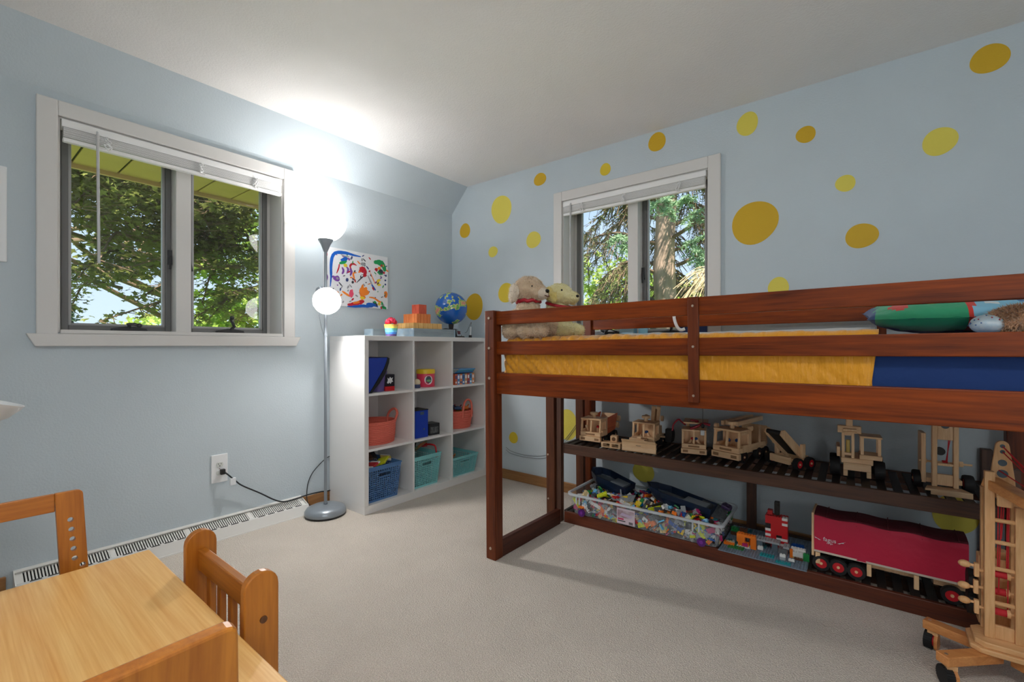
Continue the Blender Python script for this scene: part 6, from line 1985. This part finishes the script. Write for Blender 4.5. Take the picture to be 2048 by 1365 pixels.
tag(o, 'lime-yellow brick on top of the heap near the tub end', 'toy brick', 'building bricks in the clear tub')

# ================================================================ brick landscape on a grey baseplate
plx, ply = 1.065, .185
bp_ = thing('baseplate_scene', 'grey studded baseplate with teal and green brick terrain', 'toy baseplate', shelf_pt(plx, ply, DZ), SHA)
MB().box(-.184, .184, -.192, .192, 0, .004).build('plate', mat('baseplate_grey', srgb(118, 134, 150), rough=.35), bp_, bevel=.002)
q = MB(); u = .0122
for i in range(30):
    for j in range(31):
        q.cyl((-.178 + i * u, -.186 + j * u, .0039), (-.178 + i * u, -.186 + j * u, .0064), u * .31, None, 6, True)
tag(q.build('studs', mat('baseplate_grey', (1, 1, 1, 1)), bp_), None, None, None, 'stuff')
def pl(x, y, z, nx, ny, nh, c, name='brick_piece', u=.012):
    return brick_shape(MB(), nx, ny, .0042 * nh, u).build(name, bmat(c), bp_, loc=(x, y, z))
BCOL['teal'] = srgb(20, 150, 160); BCOL['glass grey'] = srgb(96, 112, 124)
for (x, y, nx, ny, c) in ((-.115, -.115, 6, 4, 'green'), (.02, -.130, 5, 3, 'teal'), (.09, -.168, 5, 2, 'teal'), (-.145, -.06, 4, 4, 'dark teal'), (.13, .05, 5, 5, 'blue'), (-.03, -.02, 6, 4, 'dark teal'), (.02, .12, 8, 4, 'dark grey'), (-.12, .14, 6, 3, 'dark teal')):
    pl(x, y, .0042, nx, ny, 1, c)
# brown and green terrain behind
for (x, y, z, nx, ny, nh, c) in ((-.140, .06, .0042, 5, 4, 4, 'brown'), (-.145, .06, .021, 4, 3, 3, 'green'), (-.110, .05, .0335, 3, 2, 3, 'brown'), (-.155, .065, .0335, 3, 2, 1, 'green'), (-.105, .02, .0042, 3, 3, 7, 'brown')):
    pl(x, y, z, nx, ny, nh, c)
def build_piece(label, x, y, parts, cat='toy build', name='brick_build'):
    t = thing(name, label, cat, shelf_pt(plx + x, ply + y, DZ + .0062), SHA)
    for (px, py, pz, nx, ny, nh, c) in parts:
        brick_shape(MB(), nx, ny, .0042 * nh, .012).build('brick_piece', bmat(c), t, loc=(px, py, pz), bevel=0)
    return t
# orange blocky arch
build_piece('orange brick-built arch with a white base on the grey baseplate', -.075, -.085, [(-.012, 0, 0, 5, 3, 1, 'white'), (-.012, .0, .0044, 4, 2, 4, 'orange'), (.032, .0, .0, 2, 2, 12, 'orange'), (.0, .0, .0505, 7, 2, 3, 'orange'), (-.024, .0, .0215, 3, 2, 7, 'orange'), (-.030, .03, .0, 2, 2, 13, 'orange'), (-.004, -.013, .008, 2, 1, 3, 'magenta')])
build_piece('small flat orange brick stack at the corner of the baseplate', -.150, -.10, [(0, 0, 0, 4, 2, 3, 'orange'), (.006, 0, .0128, 3, 1, 1, 'tan'), (.02, 0, .017, 1, 1, 2, 'light grey')])
# plain red and white brick tower
rngt = random.Random(6)
parts = []
for k in range(12):
    z = k * .0127
    for i in range(4):
        c = 'red' if rngt.random() < .72 else ('white' if rngt.random() < .8 else 'black')
        parts.append((-.036 + .024 * i, -.030, z, 2, 2, 3, c))
        parts.append((-.036 + .024 * i, -.006, z, 2, 2, 3, 'red'))
tw = build_piece('tall red and white brick tower with a black post on top', .045, .035, parts + [(0.0, .012, 0, 8, 1, 3, 'red')])
for z, h in ((.154, .045), (.199, .020)):
    MB().box(-.011, .011, -.022, .006, z, z + h).build('post_piece', bmat('black'), tw, bevel=.001)
MB().box(-.040, -.018, -.03, .0, .154, .176).build('brick_piece', bmat('red'), tw, bevel=.001)
build_piece('grey brick bridge on clear legs in front of the red tower', .005, -.055, [(-.024, 0, 0, 2, 2, 10, 'glass grey'), (.040, 0, 0, 2, 2, 10, 'glass grey'), (.008, 0, .0425, 9, 4, 2, 'light grey'), (-.02, -.02, 0, 2, 1, 4, 'white'), (-.06, .01, 0, 2, 2, 8, 'orange')])
build_piece('grey stepped brick stack at the front of the baseplate', .085, -.125, [(0, 0, 0, 2, 2, 3, 'light grey'), (0, .0, .0128, 2, 2, 3, 'white'), (0, .012, .0256, 3, 3, 5, 'dark grey'), (.012, .03, .047, 2, 4, 2, 'light grey'), (.036, .0, .0, 2, 2, 2, 'light grey'), (.036, -.02, .0085, 2, 1, 2, 'white'), (.03, .045, .0, 1, 1, 9, 'orange')])
build_piece('white ribbed brick slope with a green block at the baseplate edge', .145, -.065, [(0, 0, 0, 5, 3, 2, 'tan'), (-.004, .0, .0086, 5, 3, 5, 'white'), (-.004, .012, .030, 5, 2, 2, 'white'), (.030, -.02, 0, 2, 1, 8, 'green'), (.0, -.028, .0, 3, 1, 2, 'brown')])
build_piece('low blue brick wall behind the white slope', .135, .035, [(0, 0, 0, 4, 1, 6, 'blue'), (-.02, .02, 0, 2, 2, 3, 'blue')])

# ================================================================ red trailer on the bottom shelf
M_tarp = mat('red_tarp', srgb(192, 20, 62), rough=.6, bump=.25, bscale=24, sheen=.2)
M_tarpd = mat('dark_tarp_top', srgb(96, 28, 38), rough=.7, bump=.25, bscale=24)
tr = thing('toy_trailer', 'long wooden toy trailer with a red fabric tarp', 'toy trailer', (2.722, -.405, DZ), R(-.5))
TLn, TWd = .495, .15
WH = .034
MB().box(.0, TLn, 0.006, TWd, .080, .094).build('bed_board', M_bex, tr, bevel=.002)
MB().box(-.006, .004, .0, TWd, .062, .255).build('end_board', M_bez, tr, bevel=.002)
# tarp: gently sagging fabric box
nx = 60
sec = []
vs = []; fs = []
zt = .252
for i in range(nx + 1):
    x = .004 + (TLn - .002) * i / nx
    sag = .006 * math.sin(PI * 3 * i / nx) ** 2
    pr2 = []
    for k in range(9):
        z = .086 + (zt - .012 - .086) * k / 8
        pr2.append((-.001 - .004 * noise.noise((x * 9 + z * 12, z * 14, 0)) - .003 * math.sin(PI * k / 8), z))
    for k in range(1, 4):
        a = R(180 - 30 * k); pr2.append((.012 + .012 * math.cos(a), zt - .012 + .012 * math.sin(a) - sag))
    for k in range(1, 8):
        pr2.append((.012 + (TWd - .024) * k / 8, zt - sag - .004 * noise.noise((x * 14, k, 2)) + .004 * math.sin(PI * k / 8)))
    for k in range(4):
        a = R(90 - 30 * k); pr2.append((TWd - .012 + .012 * math.cos(a), zt - .012 + .012 * math.sin(a) - sag))
    for k in range(1, 6):
        pr2.append((TWd, zt - .012 - (zt - .098) * k / 5))
    vs += [(x, y, z) for y, z in pr2]
m_ = len(pr2)
q = MB()
fs = []; mi = []
for i in range(nx):
    for j in range(m_ - 1):
        fs.append((i * m_ + j, (i + 1) * m_ + j, (i + 1) * m_ + j + 1, i * m_ + j + 1))
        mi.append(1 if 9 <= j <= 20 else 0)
fs.append(tuple(range(m_))); mi.append(0)
fs.append(tuple(nx * m_ + j for j in range(m_))); mi.append(0)
q.v = vs; q.f = fs; q.mi = mi
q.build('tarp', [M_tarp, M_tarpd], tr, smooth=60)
for k in range(5):
    x = .05 + k * .105
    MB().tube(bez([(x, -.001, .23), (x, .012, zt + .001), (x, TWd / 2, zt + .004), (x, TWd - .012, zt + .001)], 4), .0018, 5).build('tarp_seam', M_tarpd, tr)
MB().box(.004, TLn, -.002, .005, .084, .092).build('side_strip', mat('pale_strip', srgb(206, 196, 182), rough=.5), tr)
for x in (.030, .092, .155, .452):
    wheel(tr, x, 0, 0, WH, .026, 1)
# the wheels above were built for an axle along x; turn them to run along the trailer
for o in list(bpy.data.objects):
    if o.parent == tr and o.name.startswith('wheel'):
        x = None
        me = o.data
        cx = sum(v.co.x for v in me.vertices) / len(me.vertices)
        rot = Matrix.Translation((cx, .014, WH)) @ Matrix.Rotation(R(-90), 4, 'Z') @ Matrix.Translation((-cx, 0, 0))
        for oo in [o] + [c for c in bpy.data.objects if c.parent == o]:
            oo.data.transform(rot)
back = [o for o in bpy.data.objects if o.parent == tr and o.name.startswith('wheel')]
for o in back:
    c = copy_obj(o, tr); c.location = (0, TWd - .036, 0)
MB().box(.008, .026, .002, .020, .03, .0798).box(.190, .206, .004, .020, .028, .0798).box(.340, .356, .004, .020, .022, .0798).box(.19, .356, .05, .10, .05, .0798).build('support_leg', M_bez, tr, bevel=.002, split=True)
MB().box(.40, .50, .03, .12, .052, .0798).build('bogie', M_bey, tr, bevel=.002)
# winged emblem lettering
def text_mesh(s_, size, m, parent, loc, rot, name='lettering'):
    cu = bpy.data.curves.new(name, 'FONT'); cu.body = s_; cu.size = size; cu.extrude = .0003; cu.align_x = 'CENTER'
    to = bpy.data.objects.new(name, cu); C.objects.link(to)
    dg = bpy.context.evaluated_depsgraph_get(); dg.update()
    me = bpy.data.meshes.new_from_object(to.evaluated_get(dg))
    bpy.data.objects.remove(to, do_unlink=True)
    o = bpy.data.objects.new(name, me); C.objects.link(o); me.materials.append(m)
    o.parent = parent; o.location = loc; o.rotation_euler = rot
    return o
text_mesh('fagus', .024, mwh, tr, (.062, -.0118, .143), (R(90), 0, 0))
text_mesh('cargo', .010, mwh, tr, (.062, -.0118, .1335), (R(90), 0, 0))
for s_ in (-1, 1):
    MB().prism([(.060 + s_ * .030, .143), (.060 + s_ * .060, .157), (.060 + s_ * .051, .152), (.060 + s_ * .053, .149), (.060 + s_ * .042, .147), (.060 + s_ * .038, .143)], 'y', -.0121, -.0112).build('emblem_wing', mwh, tr)

# ================================================================ big wooden crane in front of the shelf
CRX, CRY = 3.262, -.735
cr = thing('wooden_crane', 'large wooden toy crane on casters with red cords in front of the bed', 'toy crane', (CRX, CRY, 0), R(0))
M_crz = wood('crane_beech_z', srgb(216, 160, 104), srgb(240, 194, 142), 2, 30, .42, along=.1)
M_crx = wood('crane_beech_x', srgb(216, 160, 104), srgb(240, 194, 142), 0, 30, .42, along=.1)
M_crt = wood('crane_foot_x', srgb(196, 122, 62), srgb(226, 160, 98), 0, 26, .4, along=.1)
# base plates
def oct_(w, d, c):
    return [(-w + c, -d), (w - c, -d), (w, -d + c), (w, d - c), (w - c, d), (-w + c, d), (-w, d - c), (-w, -d + c)]
MB().prism(oct_(.085, .070, .022), 'z', .098, .114).build('base_plate', M_crx, cr, bevel=.003)
MB().prism(oct_(.074, .060, .020), 'z', .1142, .132).build('base_plate', M_crx, cr, bevel=.003)
# four outrigger feet with casters
for k, (ex, ey) in enumerate(((-.185, .075), (-.160, -.150), (.185, .10), (.165, -.155))):
    p0 = (ex * .12, ey * .12, .082); p1 = (ex, ey, .082)
    ft = MB().bar(p0, p1, .040, .030).build('outrigger', M_crt, cr, bevel=.003)
    MB().cyl((ex * .93, ey * .93, .0968), (ex * .93, ey * .93, .0982), .005, None, 10).build('foot_bolt', M_bolt, ft)
    # caster: fork plate and wheel
    ang = math.atan2(ey, ex) + (R(70) if k == 1 else R(95))
    ca = empty('caster', (ex * .93, ey * .93, 0), ang); ca.parent = cr
    MB().prism([(-.020, .010), (-.006, .002), (.012, .002), (.022, .014), (.022, .040), (.010, .052), (-.016, .052)], 'y', .014, .024).build('fork_plate', M_crt, ca, bevel=.002)
    MB().cyl((0, .008, .05), (0, .008, .0665), .008, None, 12).box(-.012, .012, -.004, .024, .0522, .0660).build('swivel', M_crz, ca)
    w_ = MB().cyl((0, -.012, .029), (0, .010, .029), .029, None, 26).build('caster_wheel', M_tire, ca, smooth=35)
    q = MB()
    MB().cyl((0, .0101, .029), (0, .0138, .029), .019, None, 22).build('rim', M_redw, w_, smooth=35)
    for i in range(0, 26):
        a = 2 * PI * i / 26
        q.bar((.0292 * math.cos(a), -.012, .029 + .0285 * math.sin(a)), (.0292 * math.cos(a), .010, .029 + .0285 * math.sin(a)), .003, .003)
    q.build('tread', M_tire, w_)
# mast: two front posts, two rear posts, rungs
for (x, y, h) in ((-.048, -.020, .665), (.020, -.020, .56), (-.048, .045, .60), (.020, .045, .60)):
    MB().box(x, x + .024, y, y + .020, .1322, h).build('mast_post', M_crz, cr, bevel=.002)
for z in (.245, .355, .440, .510):
    MB().cyl((-.024, -.010, z), (.020, -.010, z), .0065, None, 10).build('mast_rung', M_crx, cr)
MB().box(-.024, .020, -.014, -.002, .1322, .175).build('mast_foot', M_crz, cr, bevel=.002)
# drilled head piece standing above the mast
hd = [(-.034, .575), (.030, .575), (.026, .64), (.014, .745)] + arc(-.002, .745, .016, 0, 180, 8) + [(-.030, .64)]
ho = MB().prism(hd, 'y', .020, .032).build('head_plate', M_crz, cr, bevel=.002)
for z, r_ in ((.744, .006), (.726, .006), (.690, .0105), (.655, .013)):
    MB().cyl((-.002, .0194, z), (-.002, .0199, z), r_, None, 18).build('plate_hole', mat('hole_blue_grey', (0, 0, 0, 1)), ho)
# jib: long flat arm reaching out to the near side
jb = [(-.030, .0), (.030, .0)]
def slab(p0, p1, w, t_, name, m):
    return MB().bar(p0, p1, w, t_).build(name, m, cr, bevel=.003)
slab((-.034, .012, .628), (.13, -.165, .553), .052, .030, 'jib', M_crt)
slab((-.022, -.028, .590), (.012, -.028, .590), .012, .060, 'jib_bracket', M_crz)
# winches with red cord spools and egg-shaped crank knobs
for k, z in enumerate((.335, .275, .215)):
    yy = .0 + .012 * (k % 2)
    wn_ = MB().cyl((-.066, yy, z), (.060, yy, z), .005, None, 10).build('winch_axle', M_crx, cr)
    MB().cyl((-.023, yy, z), (.004, yy, z), .011, None, 14).build('cord_spool', M_string, wn_, smooth=40)
    MB().cyl((.004, yy, z), (.012, yy, z), .013, None, 14).build('spool_flange', M_crz, wn_, smooth=40)
    for s_, x in ((-1, -.066), (1, .056)):
        MB().box(x - .004, x + .008, yy - .008, yy + .008, z - .022, z + .022).build('crank_arm', M_crz, wn_, bevel=.002)
        zz = z + (.012 if k != 1 else -.004)
        q = MB(); q.sph((x + s_ * .026, yy, zz), .016, .0115, .0115, 14, 10); q.cyl((x + s_ * .004, yy, zz), (x + s_ * .016, yy, zz), .0045, None, 8)
        q.build('crank_knob', M_crz, wn_, smooth=True)
# cords
q = MB()
for (a, b_) in (((-.014, .0, .62), (-.016, .0, .335)), ((-.006, .0, .62), (-.014, .0, .275)), ((.006, .0, .62), (.004, .0, .335)), ((.010, .0, .62), (.006, .0, .215)), ((.002, .0, .62), (-.008, .0, .45))):
    q.tube([a, b_], .0017, 5)
for (a, b_) in (((-.002, .016, .744), (.115, -.14, .585)), ((-.002, .016, .744), (.10, -.125, .588)), ((-.002, .016, .726), (.108, -.15, .582)), ((-.01, .02, .665), (.09, -.11, .598))):
    q.tube([a, b_], .0017, 5)
q.build('cord', M_string, cr, split=True)
# machinery house behind the mast
MB().box(-.050, .050, .070, .120, .1322, .36).build('machine_house', M_crz, cr, bevel=.003)
MB().lathe([(.020, .3602), (.024, .372), (.022, .384), (0, .386)], 20, (0, .095, 0)).build('house_knob', M_crz, cr, smooth=40)
for z in (.19, .26):
    for s_ in (-1, 1):
        MB().cyl((s_ * .055, .095, z), (s_ * .075, .095, z), .040, None, 24).build('drum', M_tire, cr, smooth=35)
